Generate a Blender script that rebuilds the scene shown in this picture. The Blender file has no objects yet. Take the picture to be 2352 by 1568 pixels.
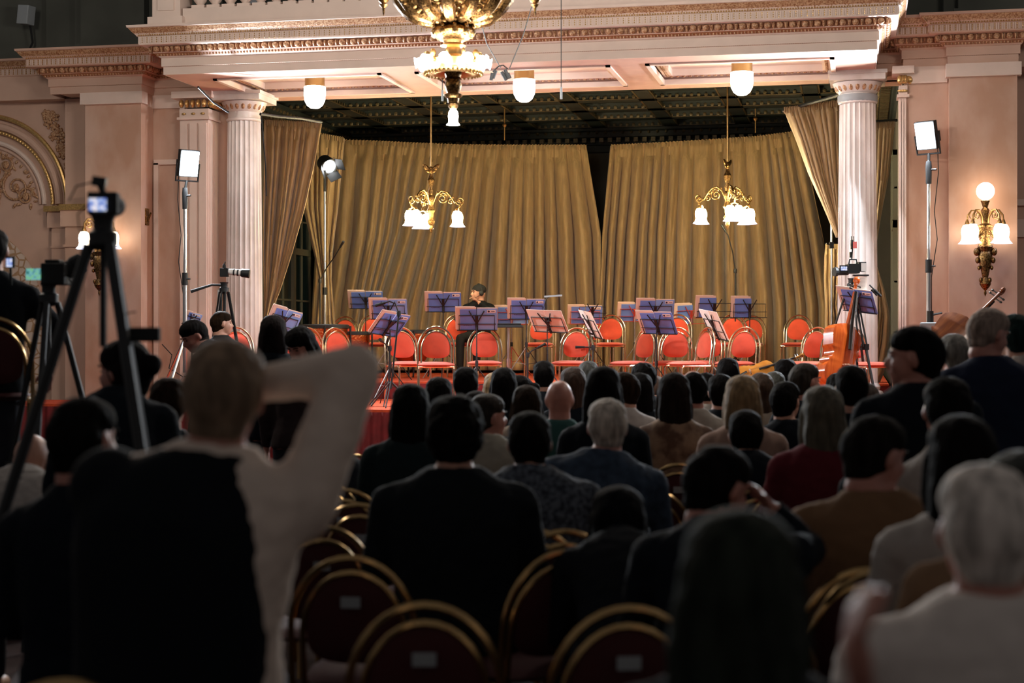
import bpy, math, random
from mathutils import Vector, Matrix, Euler, noise
R = random.Random(7)
PI = math.pi
C = bpy.context.scene.collection
SC = bpy.context.scene
V = Vector
# ---------------------------------------------------------------- camera
F = 3800.0; H = 1.54; TH = math.radians(11.95)
FW = V((-math.sin(TH), math.cos(TH), 0)); RT = V((math.cos(TH), math.sin(TH), 0)); UP = V((0, 0, 1))
cam_d = bpy.data.cameras.new('camera'); cam = bpy.data.objects.new('camera', cam_d); C.objects.link(cam)
cam.location = (0, 0, H); cam.rotation_euler = (PI/2, 0, TH)
cam_d.sensor_width = 36; cam_d.lens = F/2352*36; cam_d.clip_start = .05; cam_d.clip_end = 200
cam_d.dof.use_dof = True; cam_d.dof.focus_distance = 19.5; cam_d.dof.aperture_fstop = 2.5
SC.camera = cam
# ---------------------------------------------------------------- world, view
w = bpy.data.worlds.new('hall_air'); SC.world = w; w.use_nodes = True
w.node_tree.nodes['Background'].inputs[0].default_value = (.80, .74, .72, 1)
w.node_tree.nodes['Background'].inputs[1].default_value = .046
SC.view_settings.view_transform = 'Standard'; SC.view_settings.look = 'None'
SC.view_settings.exposure = 1.35; SC.view_settings.gamma = 1; SC.view_settings.use_curve_mapping = False

def at(px, py, dc):
    return V((0, 0, H)) + dc*(FW + RT*((px-1176)/F) + UP*((784-py)/F))
def atY(px, py, Y):
    k = (px-1176)/F
    return at(px, py, Y/(math.cos(TH)+k*math.sin(TH)))
def on(px, dc, z):
    p = at(px, 784, dc); p.z = z; return p

def lamp(name, kind, loc, energy, col, size=.1, target=None, **kw):
    d = bpy.data.lights.new(name, kind); d.energy = energy; d.color = col
    if kind == 'AREA':
        d.shape = 'RECTANGLE'; d.size = size; d.size_y = kw.pop('sy', size)
    else: d.shadow_soft_size = size
    for k, v in kw.items(): setattr(d, k, v)
    o = bpy.data.objects.new(name, d); C.objects.link(o); o.location = loc
    if target is not None: o.rotation_euler = (V(target)-V(loc)).to_track_quat('-Z', 'Y').to_euler()
    return o
WARM = (1, .88, .76)
# unseen fill lights added out of frame either side to brighten the portico walls
lamp('hall_fill_light', 'POINT', (-8.2, 11.5, 5.6), 120, WARM, .5)
lamp('hall_fill_light', 'POINT', (2.2, 11.8, 5.6), 80, WARM, .5)

# ---------------------------------------------------------------- materials
def mat(name, col, rough=.6, metal=0, var=0, vs=6, bump=0, bs=40, emit=None, es=0, sheen=0, coat=0, stretch=(1, 1, 1), col2=None, trans=0, spec=None):
    m = bpy.data.materials.new(name); m.use_nodes = True
    nt = m.node_tree; b = nt.nodes['Principled BSDF']
    b.inputs['Base Color'].default_value = (*col, 1); b.inputs['Roughness'].default_value = rough
    b.inputs['Metallic'].default_value = metal
    if spec is not None: b.inputs['Specular IOR Level'].default_value = spec
    if sheen: b.inputs['Sheen Weight'].default_value = sheen
    if coat: b.inputs['Coat Weight'].default_value = coat
    if emit: b.inputs['Emission Color'].default_value = (*emit, 1); b.inputs['Emission Strength'].default_value = es
    if trans: b.inputs['Transmission Weight'].default_value = trans
    if var or bump or col2:
        tc = nt.nodes.new('ShaderNodeTexCoord'); mp = nt.nodes.new('ShaderNodeMapping')
        mp.inputs['Scale'].default_value = stretch
        nt.links.new(tc.outputs['Object'], mp.inputs[0])
        if var or col2:
            n = nt.nodes.new('ShaderNodeTexNoise'); n.inputs['Scale'].default_value = vs; n.inputs['Detail'].default_value = 5
            nt.links.new(mp.outputs[0], n.inputs['Vector'])
            r = nt.nodes.new('ShaderNodeValToRGB'); r.color_ramp.elements[0].position = .38; r.color_ramp.elements[1].position = .62
            c2 = col2 or tuple(c*(1-var) for c in col)
            r.color_ramp.elements[0].color = (*c2, 1); r.color_ramp.elements[1].color = (*col, 1)
            nt.links.new(n.outputs['Fac'], r.inputs[0]); nt.links.new(r.outputs[0], b.inputs['Base Color'])
        if bump:
            n = nt.nodes.new('ShaderNodeTexNoise'); n.inputs['Scale'].default_value = bs; n.inputs['Detail'].default_value = 4
            nt.links.new(mp.outputs[0], n.inputs['Vector'])
            bp = nt.nodes.new('ShaderNodeBump'); bp.inputs['Strength'].default_value = bump; bp.inputs['Distance'].default_value = .01
            nt.links.new(n.outputs['Fac'], bp.inputs['Height']); nt.links.new(bp.outputs[0], b.inputs['Normal'])
    return m
M = {}
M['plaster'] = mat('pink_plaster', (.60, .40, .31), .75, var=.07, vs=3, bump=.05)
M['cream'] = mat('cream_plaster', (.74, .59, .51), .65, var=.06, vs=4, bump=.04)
M['ornament'] = mat('cream_gold_ornament', (.56, .36, .21), .42, vs=60, col2=(.27, .11, .045))
M['eggback'] = mat('russet_paint', (.30, .12, .055), .5)
M['gilt'] = mat('gilding', (.66, .42, .16), .35, metal=.7, var=.3, vs=50)
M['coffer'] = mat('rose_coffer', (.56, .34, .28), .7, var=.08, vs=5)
M['dadowall'] = mat('stained_plaster', (.60, .41, .32), .75, vs=2.2, col2=(.49, .29, .20), stretch=(1, 1, .55))
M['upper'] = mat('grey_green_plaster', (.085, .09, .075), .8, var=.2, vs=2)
M['void'] = mat('dark_gallery', (.02, .025, .022), .9)
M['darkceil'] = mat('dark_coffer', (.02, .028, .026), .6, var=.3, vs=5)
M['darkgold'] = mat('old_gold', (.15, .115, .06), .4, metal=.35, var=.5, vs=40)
M['stagewall'] = mat('stage_wall', (.12, .11, .09), .8, var=.15, vs=3)
M['marble'] = mat('white_marble', (.76, .72, .70), .32, vs=3.5, col2=(.60, .54, .50), bump=.03, stretch=(1, 1, .6))
M['velvet'] = mat('gold_brown_velvet', (.40, .265, .12), .62, var=.25, vs=14, bump=.12, bs=60, sheen=.35, stretch=(3, 3, .25))
M['carpet'] = mat('red_carpet', (.62, .075, .02), .9, var=.2, vs=20, bump=.2, bs=300)
M['skirt'] = mat('dark_red_skirt', (.20, .012, .014), .85, var=.25, vs=8)
M['hallcarpet'] = mat('hall_carpet', (.035, .012, .012), .95, var=.4, vs=8)
M['redfab'] = mat('orange_red_velour', (.66, .072, .028), .85, var=.14, vs=7, bump=.1, bs=200, sheen=.3)
M['shadedfab'] = mat('shaded_red_velour', (.055, .006, .008), .85, var=.2, vs=7)  # same red velour as the stage chairs, hall shade put into the colour
M['tube'] = mat('brassy_tube', (.80, .66, .47), .2, metal=1)
M['gtube'] = mat('gold_tube', (.52, .34, .15), .22, metal=1)
M['brass'] = mat('brass', (.36, .21, .08), .40, metal=1, vs=70, col2=(.07, .038, .014), bump=.35, bs=60)
M['sbrass'] = mat('plain_brass', (.40, .25, .10), .36, metal=1)
M['chrome'] = mat('chrome', (.70, .70, .71), .28, metal=1)
M['black'] = mat('black_metal', (.010, .012, .014), .55)
M['rubber'] = mat('black_rubber', (.008, .009, .010), .8)
M['redwire'] = mat('red_wire', (.42, .05, .035), .4)
M['blue'] = mat('blue_card', (.15, .29, .78), .55, var=.05, vs=6)
M['ltblue'] = mat('light_blue_card', (.24, .45, .92), .5)
M['page'] = mat('cream_page', (.78, .62, .52), .8)
M['wpage'] = mat('white_page', (.85, .82, .80), .8)
M['ink'] = mat('ink', (.02, .02, .06), .6)
M['wood'] = mat('orange_varnish', (.52, .095, .012), .22, vs=6, col2=(.40, .06, .008), coat=.6, stretch=(6, 6, .8))
M['darkwood'] = mat('brown_varnish', (.24, .075, .022), .28, vs=5, col2=(.15, .04, .014), coat=.4, stretch=(5, 5, .8))
M['honey'] = mat('honey_varnish', (.62, .24, .035), .22, vs=8, col2=(.50, .17, .02), coat=.6)
M['ebony'] = mat('ebony', (.015, .012, .01), .3)
M['bowhair'] = mat('bridge_maple', (.66, .45, .32), .5)
M['copper'] = mat('hammered_copper', (.62, .22, .08), .25, metal=1, bump=.8, bs=35)
M['skin'] = mat('skin', (.52, .27, .19), .5, var=.1, vs=20)
M['skin2'] = mat('rosy_skin', (.46, .20, .15), .5, var=.12, vs=20)
M['glow'] = mat('lit_opal_glass', (.9, .9, .9), .4, emit=(1, .93, .86), es=8)
M['glow4'] = mat('lit_chandelier_glass', (.9, .9, .9), .4, emit=(1, .92, .83), es=60)
M['glow2'] = mat('lit_pendant_glass', (.9, .9, .9), .4, emit=(1, .83, .46), es=95)
M['glow3'] = mat('lit_sconce_glass', (.9, .9, .9), .4, emit=(1, .80, .58), es=4.5)
M['glowrim'] = mat('pale_blue_glass_rim', (.7, .75, .95), .3, emit=(.75, .8, 1), es=.6)
M['lens'] = mat('spotlight_lens', (.9, .9, .9), .4, emit=(.9, .95, 1), es=5)
M['led'] = mat('led_panel', (.9, .9, .9), .4, emit=(.86, .94, 1), es=25)
M['screen'] = mat('camera_screen', (.1, .1, .1), .3, emit=(.55, .72, 1), es=.34)
M['screen2'] = mat('green_camera_screen', (.1, .1, .1), .3, emit=(.35, .95, .7), es=.2)
def screen_img(m, cols):
    nt = m.node_tree; b = nt.nodes['Principled BSDF']; tc = nt.nodes.new('ShaderNodeTexCoord'); n = nt.nodes.new('ShaderNodeTexNoise'); n.inputs['Scale'].default_value = 70
    nt.links.new(tc.outputs['Object'], n.inputs['Vector']); r = nt.nodes.new('ShaderNodeValToRGB'); r.color_ramp.interpolation = 'LINEAR'
    e = r.color_ramp.elements; e[0].position = .35; e[1].position = .65; e[0].color = (*cols[0], 1); e[1].color = (*cols[2], 1); q = e.new(.5); q.color = (*cols[1], 1)
    nt.links.new(n.outputs['Fac'], r.inputs[0]); nt.links.new(r.outputs[0], b.inputs['Emission Color'])
screen_img(M['screen'], ((.08, .15, .6), (.5, .65, 1), (1, .9, .95))); screen_img(M['screen2'], ((.02, .25, .2), (.3, .8, .9), (.35, .95, .3)))
M['grey'] = mat('grey_plastic', (.30, .33, .35), .5)
M['redbox'] = mat('pink_red_plastic', (.6, .12, .1), .5)
M['white'] = mat('white_cloth', (.66, .62, .60), .85, var=.1)
M['winglass'] = mat('night_window_glass', (.008, .018, .022), .12)
M['winframe'] = mat('window_frame_paint', (.12, .12, .09), .5)
M['damask'] = None
def damask():
    m = mat('cream_damask_paper', (.62, .50, .42), .7); nt = m.node_tree; b = nt.nodes['Principled BSDF']
    tc = nt.nodes.new('ShaderNodeTexCoord'); wv = nt.nodes.new('ShaderNodeTexVoronoi'); wv.feature = 'DISTANCE_TO_EDGE'; wv.inputs['Scale'].default_value = 9
    nt.links.new(tc.outputs['Object'], wv.inputs['Vector'])
    r = nt.nodes.new('ShaderNodeValToRGB'); r.color_ramp.elements[0].position = .05; r.color_ramp.elements[1].position = .11
    r.color_ramp.elements[0].color = (.40, .24, .13, 1); r.color_ramp.elements[1].color = (.62, .50, .42, 1)
    nt.links.new(wv.outputs[0], r.inputs[0]); nt.links.new(r.outputs[0], b.inputs['Base Color']); return m
M['damask'] = damask()
_cm = {}
def cloth(c, pat=None):
    key = (c, pat)
    if key not in _cm:
        if pat: _cm[key] = mat('printed_cloth', c, .9, vs=pat[1], col2=pat[0], bump=.2, bs=30)
        else: _cm[key] = mat('cloth', c, .9, var=.12, vs=10, bump=.35, bs=9, spec=.15)
    return _cm[key]
_hm = {}
def hairm(c):
    if c not in _hm:
        _hm[c] = mat('hair', c, .72, vs=38, col2=tuple(x*.45 for x in c), bump=.7, bs=55, stretch=(1, 1, .14), spec=.04 if c[0] < .03 else .25)
    return _hm[c]
# ---------------------------------------------------------------- mesh builder
class MB:
    def __init__(s): s.v = []; s.f = []
    def add(s, vs, fs):
        n = len(s.v); s.v += [tuple(p) for p in vs]; s.f += [tuple(i+n for i in f) for f in fs]; return s
    def box(s, c, d, rot=None, tx=1.0, ty=1.0):
        x, y, z = d[0]/2, d[1]/2, d[2]/2
        P = [V((a*x*(tx if e > 0 else 1), b*y*(ty if e > 0 else 1), e*z)) for e in (-1, 1) for b in (-1, 1) for a in (-1, 1)]
        if rot is not None:
            m = Euler(rot).to_matrix() if not isinstance(rot, Matrix) else rot
            P = [m @ p for p in P]
        c = V(c); P = [p+c for p in P]
        return s.add(P, [(0, 2, 3, 1), (4, 5, 7, 6), (0, 1, 5, 4), (2, 6, 7, 3), (0, 4, 6, 2), (1, 3, 7, 5)])
    def bb(s, a, b):
        a = V(a); b = V(b)
        return s.box((a+b)/2, [abs(q) for q in (b-a)])
    def tube(s, pts, r, n=8, cap=True, sq=None):
        pts = [V(p) for p in pts]
        m = len(pts); rs = r if isinstance(r, (list, tuple)) else [r]*m
        t0 = (pts[1]-pts[0]).normalized()
        up = V((0, 0, 1)) if abs(t0.z) < .9 else V((0, 1, 0))
        a = t0.cross(up).normalized(); vs = []; fs = []
        for i in range(m):
            t = (pts[min(i+1, m-1)]-pts[max(i-1, 0)])
            t = t.normalized() if t.length > 1e-9 else t0
            a = (a-t*a.dot(t)); a = a.normalized() if a.length > 1e-6 else t.orthogonal().normalized()
            b = t.cross(a)
            for j in range(n):
                q = 2*PI*j/n
                vs.append(pts[i]+(a*math.cos(q)+b*math.sin(q)*(sq or 1))*rs[i])
        for i in range(m-1):
            for j in range(n):
                k = (j+1) % n
                fs.append((i*n+j, i*n+k, (i+1)*n+k, (i+1)*n+j))
        if cap: fs.append(tuple(range(n-1, -1, -1))); fs.append(tuple((m-1)*n+j for j in range(n)))
        return s.add(vs, fs)
    def lathe(s, prof, n=16, c=(0, 0, 0), rot=None, wav=0, wn=8):
        vs = []; fs = []; c = V(c); m = len(prof)
        for i, (r, z) in enumerate(prof):
            for j in range(n):
                q = 2*PI*j/n
                rr = r*(1+wav*math.sin(wn*q)) if wav else r
                p = V((rr*math.cos(q), rr*math.sin(q), z))
                if rot is not None: p = rot @ p
                vs.append(p+c)
        for i in range(m-1):
            for j in range(n):
                k = (j+1) % n
                fs.append((i*n+j, i*n+k, (i+1)*n+k, (i+1)*n+j))
        fs.append(tuple(range(n-1, -1, -1))); fs.append(tuple((m-1)*n+j for j in range(n)))
        return s.add(vs, fs)
    def ell(s, c, d, rot=None, n=10, m=7, wob=0):
        P = []; c = V(c)
        mt = rot if isinstance(rot, Matrix) else (Euler(rot).to_matrix() if rot is not None else None)
        for i in range(1, m):
            a = PI*i/m
            for j in range(n):
                q = 2*PI*j/n
                P.append(V((math.sin(a)*math.cos(q)*d[0], math.sin(a)*math.sin(q)*d[1], -math.cos(a)*d[2])))
        P.append(V((0, 0, -d[2]))); P.append(V((0, 0, d[2])))
        if wob: P = [p*(1+R.uniform(-wob, wob)) for p in P]
        if mt is not None: P = [mt @ p for p in P]
        P = [p+c for p in P]; fs = []
        for i in range(m-2):
            for j in range(n):
                k = (j+1) % n; fs.append((i*n+j, i*n+k, (i+1)*n+k, (i+1)*n+j))
        L = (m-1)*n
        for j in range(n):
            k = (j+1) % n; fs.append((L, k, j)); fs.append((L+1, (m-2)*n+j, (m-2)*n+k))
        return s.add(P, fs)
    def cap(s, a, b, ra, rb, n=10):   # closed capsule with tapered sides
        a = V(a); b = V(b)
        s.tube([a, b], [ra, rb], n); s.ell(a, (ra,)*3, n=n, m=6); s.ell(b, (rb,)*3, n=n, m=6); return s
    def prism(s, poly, h, mtx):       # poly in xy, extruded z 0..h, transformed by mtx
        n = len(poly)
        vs = [mtx @ V((x, y, 0)) for x, y in poly]+[mtx @ V((x, y, h)) for x, y in poly]
        fs = [tuple(range(n-1, -1, -1)), tuple(range(n, 2*n))]+[(i, (i+1) % n, n+(i+1) % n, n+i) for i in range(n)]
        return s.add(vs, fs)
    def grid(s, fn, nu, nv, cu=False):
        vs = [fn(i/nu, j/nv) for j in range(nv+1) for i in range(nu+(0 if cu else 1))]
        W = nu if cu else nu+1; fs = []
        for j in range(nv):
            for i in range(nu):
                k = (i+1) % W if cu else i+1
                fs.append((j*W+i, j*W+k, (j+1)*W+k, (j+1)*W+i))
        return s.add(vs, fs)
    def loft(s, rings, n=16):         # rings of (center, rx, ry, rot matrix or None), closed body
        vs = []; fs = []; m = len(rings)
        for (c, rx, ry, mt) in rings:
            c = V(c)
            for j in range(n):
                q = 2*PI*j/n; ca, sa = math.cos(q), math.sin(q)
                e = .85
                p = V((rx*math.copysign(abs(ca)**e, ca), ry*math.copysign(abs(sa)**e, sa), 0))
                if mt is not None: p = mt @ p
                vs.append(p+c)
        for i in range(m-1):
            for j in range(n):
                k = (j+1) % n; fs.append((i*n+j, i*n+k, (i+1)*n+k, (i+1)*n+j))
        fs.append(tuple(range(n-1, -1, -1))); fs.append(tuple((m-1)*n+j for j in range(n)))
        return s.add(vs, fs)
    def xf(s, mtx): s.v = [tuple(mtx @ V(p)) for p in s.v]; return s
    def build(s, name, m, parent=None, smooth=True, loc=None, bevel=0):
        me = bpy.data.meshes.new(name); me.from_pydata(s.v, [], s.f)
        if smooth:
            me.polygons.foreach_set('use_smooth', [True]*len(me.polygons))
            try: me.set_sharp_from_angle(angle=math.radians(38))
            except Exception: pass
        me.materials.append(M[m] if isinstance(m, str) else m)
        o = bpy.data.objects.new(name, me); C.objects.link(o)
        if parent: o.parent = parent
        if loc is not None: o.location = loc
        if bevel:
            b = o.modifiers.new('bevel', 'BEVEL'); b.width = bevel; b.segments = 2; b.limit_method = 'ANGLE'
        return o
def tag(o, label=None, cat=None, group=None, kind=None):
    if label: o['label'] = label
    if cat: o['category'] = cat
    if group: o['group'] = group
    if kind: o['kind'] = kind
    return o
def thing(name, label, cat, loc=(0, 0, 0), rz=0, group=None, rx=0, ry=0):
    o = bpy.data.objects.new(name, None); C.objects.link(o); o.empty_display_size = .1
    o.location = loc; o.rotation_euler = (rx, ry, rz)
    return tag(o, label, cat, group)
def struct(name, mb, m, parent=None, smooth=False):
    o = mb.build(name, m, parent, smooth)
    if not parent: o['kind'] = 'structure'
    return o
def kids(o): return [c for c in KID.get(o.name, [])]
KID = {}
def copy_tree(o, parent=None):
    c = o.copy(); C.objects.link(c)
    if parent: c.parent = parent
    for ch in list(o.children): copy_tree(ch, c)
    return c
def arc(cx, cz, rx, rz, a0, a1, n, y=0):
    return [V((cx+rx*math.cos(a0+(a1-a0)*i/n), y, cz+rz*math.sin(a0+(a1-a0)*i/n))) for i in range(n+1)]
# ---------------------------------------------------------------- room shell
struct('floor', MB().bb((-14, -3, -.05), (5, 27, 0)), 'hallcarpet')
st = MB().bb((-9.6, 17.1, 0), (2.4, 18.33, .84)); st.bb((-7.7, 18.3, 0), (.37, 19.5, .84)); st.bb((-8.58, 19.42, 0), (.37, 26.78, .84)); st.bb((-5.9, 16.35, 0), (-2.6, 17.2, .84))
tag(st.build('stage_platform', 'carpet', None, False), 'lower stage platform covered with orange-red carpet', 'stage')
sk = thing('stage_skirt', 'dark red pleated cloth hanging from the lower stage edge', 'stage skirt')
def pleat(x0, x1, y, z0, z1):
    n = int((x1-x0)*18)
    return MB().grid(lambda u, v: V((x0+(x1-x0)*u, y-.02-.025*(1+math.sin(u*n*2*PI/2))*(1-.6*v), z0+(z1-z0)*v)), n*6, 3)
pleat(-5.93, -2.57, 16.33, 0.01, .815).build('pleated_cloth', 'skirt', sk)
pleat(-9.6, -5.93, 17.06, 0.01, .815).build('pleated_cloth', 'skirt', sk)
pleat(-2.57, 2.4, 17.06, 0.01, .815).build('pleated_cloth', 'skirt', sk)
riser = MB().bb((-7.6, 19.45, .84), (.3, 26.7, 1.05)).build('upper_riser', 'carpet', None, False)
tag(riser, 'orange-red carpeted upper riser under the back row of chairs', 'stage riser')
tag(MB().bb((-7.62, 19.43, .845), (.32, 19.447, 1.03)).build('riser_face_cloth', 'skirt', None, False), 'dark red cloth on the face of the upper riser', 'riser cloth')

# main entablature moulding swept along a plan path; outward = to the right-hand normal pointing at the hall
PROF = [(0, 0), (.012, .0), (.012, .085), (.03, .09), (.03, .105), (.03, .18), (.045, .19), (.055, .20), (.085, .225), (.10, .235),
        (.115, .30), (.215, .305), (.22, .315), (.22, .395), (.235, .40), (.245, .415), (.27, .44), (.30, .48), (.315, .485), (.32, .51), (0, .51)]
def sweep(path, prof, z0):
    mb = MB(); n = len(path); P = [V((x, y, 0)) for x, y in path]; rows = []
    for i in range(n):
        ns = []
        if i > 0: d = (P[i]-P[i-1]).normalized(); ns.append(V((d.y, -d.x, 0)))
        if i < n-1: d = (P[i+1]-P[i]).normalized(); ns.append(V((d.y, -d.x, 0)))
        if len(ns) == 2:
            m = (ns[0]+ns[1]); k = m.length_squared/2; m = m/max(k, .2)
        else: m = ns[0]
        rows.append([P[i]+m*p+V((0, 0, z0+z)) for p, z in prof])
    k = len(prof); vs = [p for r in rows for p in r]
    fs = [(i*k+j, (i+1)*k+j, (i+1)*k+j+1, i*k+j+1) for i in range(n-1) for j in range(k-1)]
    return mb.add(vs, fs)
def seg_frames(path, pitch, off):
    out = []
    P = [V((x, y, 0)) for x, y in path]
    for i in range(len(P)-1):
        d = P[i+1]-P[i]; L = d.length; d = d/L; nn = V((d.y, -d.x, 0))
        # extend segment to mitred corner
        a = -off*.9 if i > 0 and cross2(P[i]-P[i-1], P[i+1]-P[i]) > 0 else (off if i > 0 else 0)
        b = L+off*.9 if i < len(P)-2 and cross2(P[i+1]-P[i], P[i+2]-P[i+1]) > 0 else (L-off if i < len(P)-2 else L)
        m = max(1, int((b-a)/pitch))
        for q in range(m):
            t = a+(b-a)*(q+.5)/m
            out.append((P[i]+d*t+nn*off, d, nn))
    return out
def cross2(a, b): return a.x*b.y-a.y*b.x
def fr(p, d, nn, z): # matrix: x along, y outward, z up
    return Matrix(((d.x, nn.x, 0, p.x), (d.y, nn.y, 0, p.y), (0, 0, 1, z), (0, 0, 0, 1)))
def ornaments(path, z0, parent):
    sweep(path, [(.247, .418), (.273, .441), (.303, .479)], z0).build('shell_band', 'ornament', parent, False)
    sweep(path, [(.057, .20), (.088, .226), (.102, .238), (.117, .30)], z0).build('egg_band', 'eggback', parent, False)
    ln = [p for p in path]
    shells = MB(); beads = MB(); flutes = MB(); eggs = MB(); leafs = MB()
    for p, d, nn in seg_frames(ln, .165, .262):
        m = fr(p, d, nn, z0+.445) @ Matrix.Rotation(math.radians(-35), 4, 'X')
        t = MB(); t.tube([V((.062*math.cos(a), .0, .036*math.sin(a))) for a in [PI*(-.25+1.5*i/9) for i in range(10)]], .008, 5, False)
        for a in (-60, -30, 0, 30, 60):
            a = math.radians(a); t.ell((.022*math.sin(a), .004, .022*math.cos(a)-.012), (.007, .009, .022), (0, a, 0), 5, 4)
        t.ell((.08, 0, -.01), (.012, .01, .035), None, 5, 4)
        t.xf(m); shells.add(t.v, t.f)
    for p, d, nn in seg_frames(ln, .027, .238): beads.add(*(lambda t: (t.v, t.f))(MB().ell((p.x, p.y, z0+.407), (.011, .011, .01), None, 6, 4)))
    for k, (p, d, nn) in enumerate(seg_frames(ln, .019, .222)):
        if k % 3 == 0:
            for q in range(3): t = MB().ell((p.x, p.y, z0+.333+q*.023), (.006, .006, .008), None, 5, 4); beads.add(t.v, t.f)
        else:
            t = MB().box((0, 0, 0), (.010, .010, .068)); t.xf(fr(p, d, nn, z0+.355)); flutes.add(t.v, t.f)
    for p, d, nn in seg_frames(ln, .125, .125):
        t = MB().ell((0, 0, 0), (.036, .028, .036), (-.5, 0, 0), 8, 6)
        for q in (-.055, 0.0, .055):
            if q: t.ell((q*.98, .0, .004), (.006, .02, .034), (-.5, 0, q*2), 5, 4)
        t.ell((.0625, .006, -.004), (.011, .014, .036), (-.5, 0, 0), 5, 4)
        t.xf(fr(p, d, nn, z0+.267)); eggs.add(t.v, t.f)
    for p, d, nn in seg_frames(ln, .036, .072):
        t = MB().ell((0, 0, 0), (.012, .012, .016), (-.4, 0, 0), 5, 4); t.xf(fr(p, d, nn, z0+.213)); leafs.add(t.v, t.f)
    for p, d, nn in seg_frames(ln, .022, .022):
        t = MB().ell((0, 0, 0), (.008, .008, .007), None, 5, 4); t.xf(fr(p, d, nn, z0+.093)); leafs.add(t.v, t.f)
    shells.build('shell_ornament', 'ornament', parent); beads.build('bead_ornament', 'gilt', parent)
    flutes.build('fluted_ornament', 'cream', parent, False); eggs.build('egg_ornament', 'ornament', parent); leafs.build('leaf_ornament', 'ornament', parent)
ZS = 4.52
XL, XR, YF, YB = -7.63, .14, 17.30, 19.44
pathP = [(XL, 18.75), (XL, YF), (XR, YF), (XR, 18.75)]
ent = struct('trim_1', sweep(pathP, PROF, ZS), 'cream'); tag(ent, 'cream and gold moulded entablature of the balcony over the stage', 'cornice')
ornaments(pathP, ZS, ent)
core = MB().bb((XL+.002, YF+.002, 4.66), (XR-.002, YB, 5.03)); core.bb((XL-.3, YF-.3, 5.0), (XR+.3, YB, 5.028))
struct('trim_2', core, 'cream')
# soffit ribs and coffers
sof = MB()
sof.bb((XL+.003, YF+.003, ZS), (XR-.003, YF+.36, 4.66)); sof.bb((XL+.003, YB-.36, ZS), (XR-.003, YB, 4.66))
xs = [XL+.003, -5.03, -2.47, XR-.003]
for i, x in enumerate(xs):
    wd = .19
    a, b = (x, x+.42) if i == 0 else ((x-.42, x) if i == 3 else (x-wd, x+wd))
    sof.bb((a, YF+.36, ZS), (b, YB-.36, 4.66))
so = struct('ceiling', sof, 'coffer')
tag(so, 'rose coloured coffered soffit of the balcony', 'ceiling')
cf = MB(); orn = MB()
for i in range(3):
    a = xs[i]+(.42 if i == 0 else .19); b = xs[i+1]-(.42 if i == 2 else .19); c, d = YF+.36, YB-.36
    for (p, q, r_, s_) in ((a, c, b, c+.05), (a, d-.05, b, d), (a, c, a+.05, d), (b-.05, c, b, d)): cf.bb((p, q, 4.50), (r_, s_, 4.56))
    for (p, q, r_, s_) in ((a+.05, c+.05, b-.05, c+.15), (a+.05, d-.15, b-.05, d-.05), (a+.05, c+.15, a+.15, d-.15), (b-.15, c+.15, b-.05, d-.15)): cf.bb((p, q, 4.585), (r_, s_, 4.66))
    def row(x0, y0, x1, y1):
        L = math.hypot(x1-x0, y1-y0); n = int(L/.07)
        for k in range(n):
            t = (k+.5)/n; orn.ell((x0+(x1-x0)*t, y0+(y1-y0)*t, 4.583), (.024, .024, .014), (0, 0, k), 6, 4)
    row(a+.1, c+.1, b-.1, c+.1); row(a+.1, d-.1, b-.1, d-.1); row(a+.1, c+.1, a+.1, d-.1); row(b-.1, c+.1, b-.1, d-.1)
cf.build('coffer_moulding', 'cream', so, False); orn.build('coffer_rosettes', 'ornament', so)
# balcony parapet
bal = thing('balustrade', 'cream stone balustrade standing on the balcony cornice', 'balustrade', (0, 0, 0))
MB().bb((-7.35, 17.14, 5.03), (.3, 17.42, 5.22)).build('plinth', 'cream', bal, False)
pd = MB().bb((-7.74, 17.08, 5.03), (-7.33, 17.48, 5.13)); pd.bb((-7.70, 17.12, 5.13), (-7.37, 17.46, 6.0)); pd.bb((-7.63, 17.1, 5.2), (-7.44, 17.13, 5.8))
pd.build('pedestal', 'cream', bal, False)
MB().ell((-7.535, 17.09, 5.36), (.05, .02, .05), None, 8, 5).build('rosette', 'gilt', bal)
MB().bb((-7.35, 17.12, 5.72), (.3, 17.44, 5.84)).build('handrail', 'cream', bal, False)
prof = [(.055, 0), (.055, .04), (.035, .05), (.045, .07), (.07, .10), (.08, .14), (.07, .2), (.035, .3), (.03, .36), (.05, .4), (.035, .42), (.055, .46), (.055, .5)]
pb = MB(); pb.box((0, 0, .02), (.15, .15, .05)); pb.lathe(prof, 12)
b0 = pb.build('baluster', 'cream', bal, True, (-7.2, 17.28, 5.22))
for i in range(1, 36):
    c = b0.copy(); C.objects.link(c); c.location.x = -7.2+i*.178
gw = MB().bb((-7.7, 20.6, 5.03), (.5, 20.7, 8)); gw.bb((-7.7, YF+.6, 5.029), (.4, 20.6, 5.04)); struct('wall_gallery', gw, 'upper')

# hall wall left of the portico
struct('wall_left_front', MB().bb((-13.5, 19.0, 0), (-9.5, 19.3, ZS)), 'plaster')
struct('wall_left_return', MB().bb((-9.58, 18.75, 0), (-9.0, 19.2, ZS)), 'plaster')
wl = struct('wall_left_pier', MB().bb((-9.14, 18.4, 0), (-8.42, 19.2, ZS)), 'dadowall')
struct('wall_left_bay', MB().bb((-8.5, 18.75, 0), (-7.98, 19.2, ZS)), 'dadowall')
tm = MB(); tm.bb((-9.18, 18.34, ZS-.14), (-8.38, 18.5, ZS)); tm.bb((-8.42, 18.72, ZS-.16), (-7.7, 18.8, ZS)); tm.bb((-8.40, 18.71, 0), (-8.34, 18.8, 3.7)); tm.bb((-8.06, 18.71, 0), (-8.0, 18.8, 4.4)); tm.bb((-8.4, 18.71, 3.68), (-8.0, 18.8, 3.74))
struct('trim_3', tm, 'cream')
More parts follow.
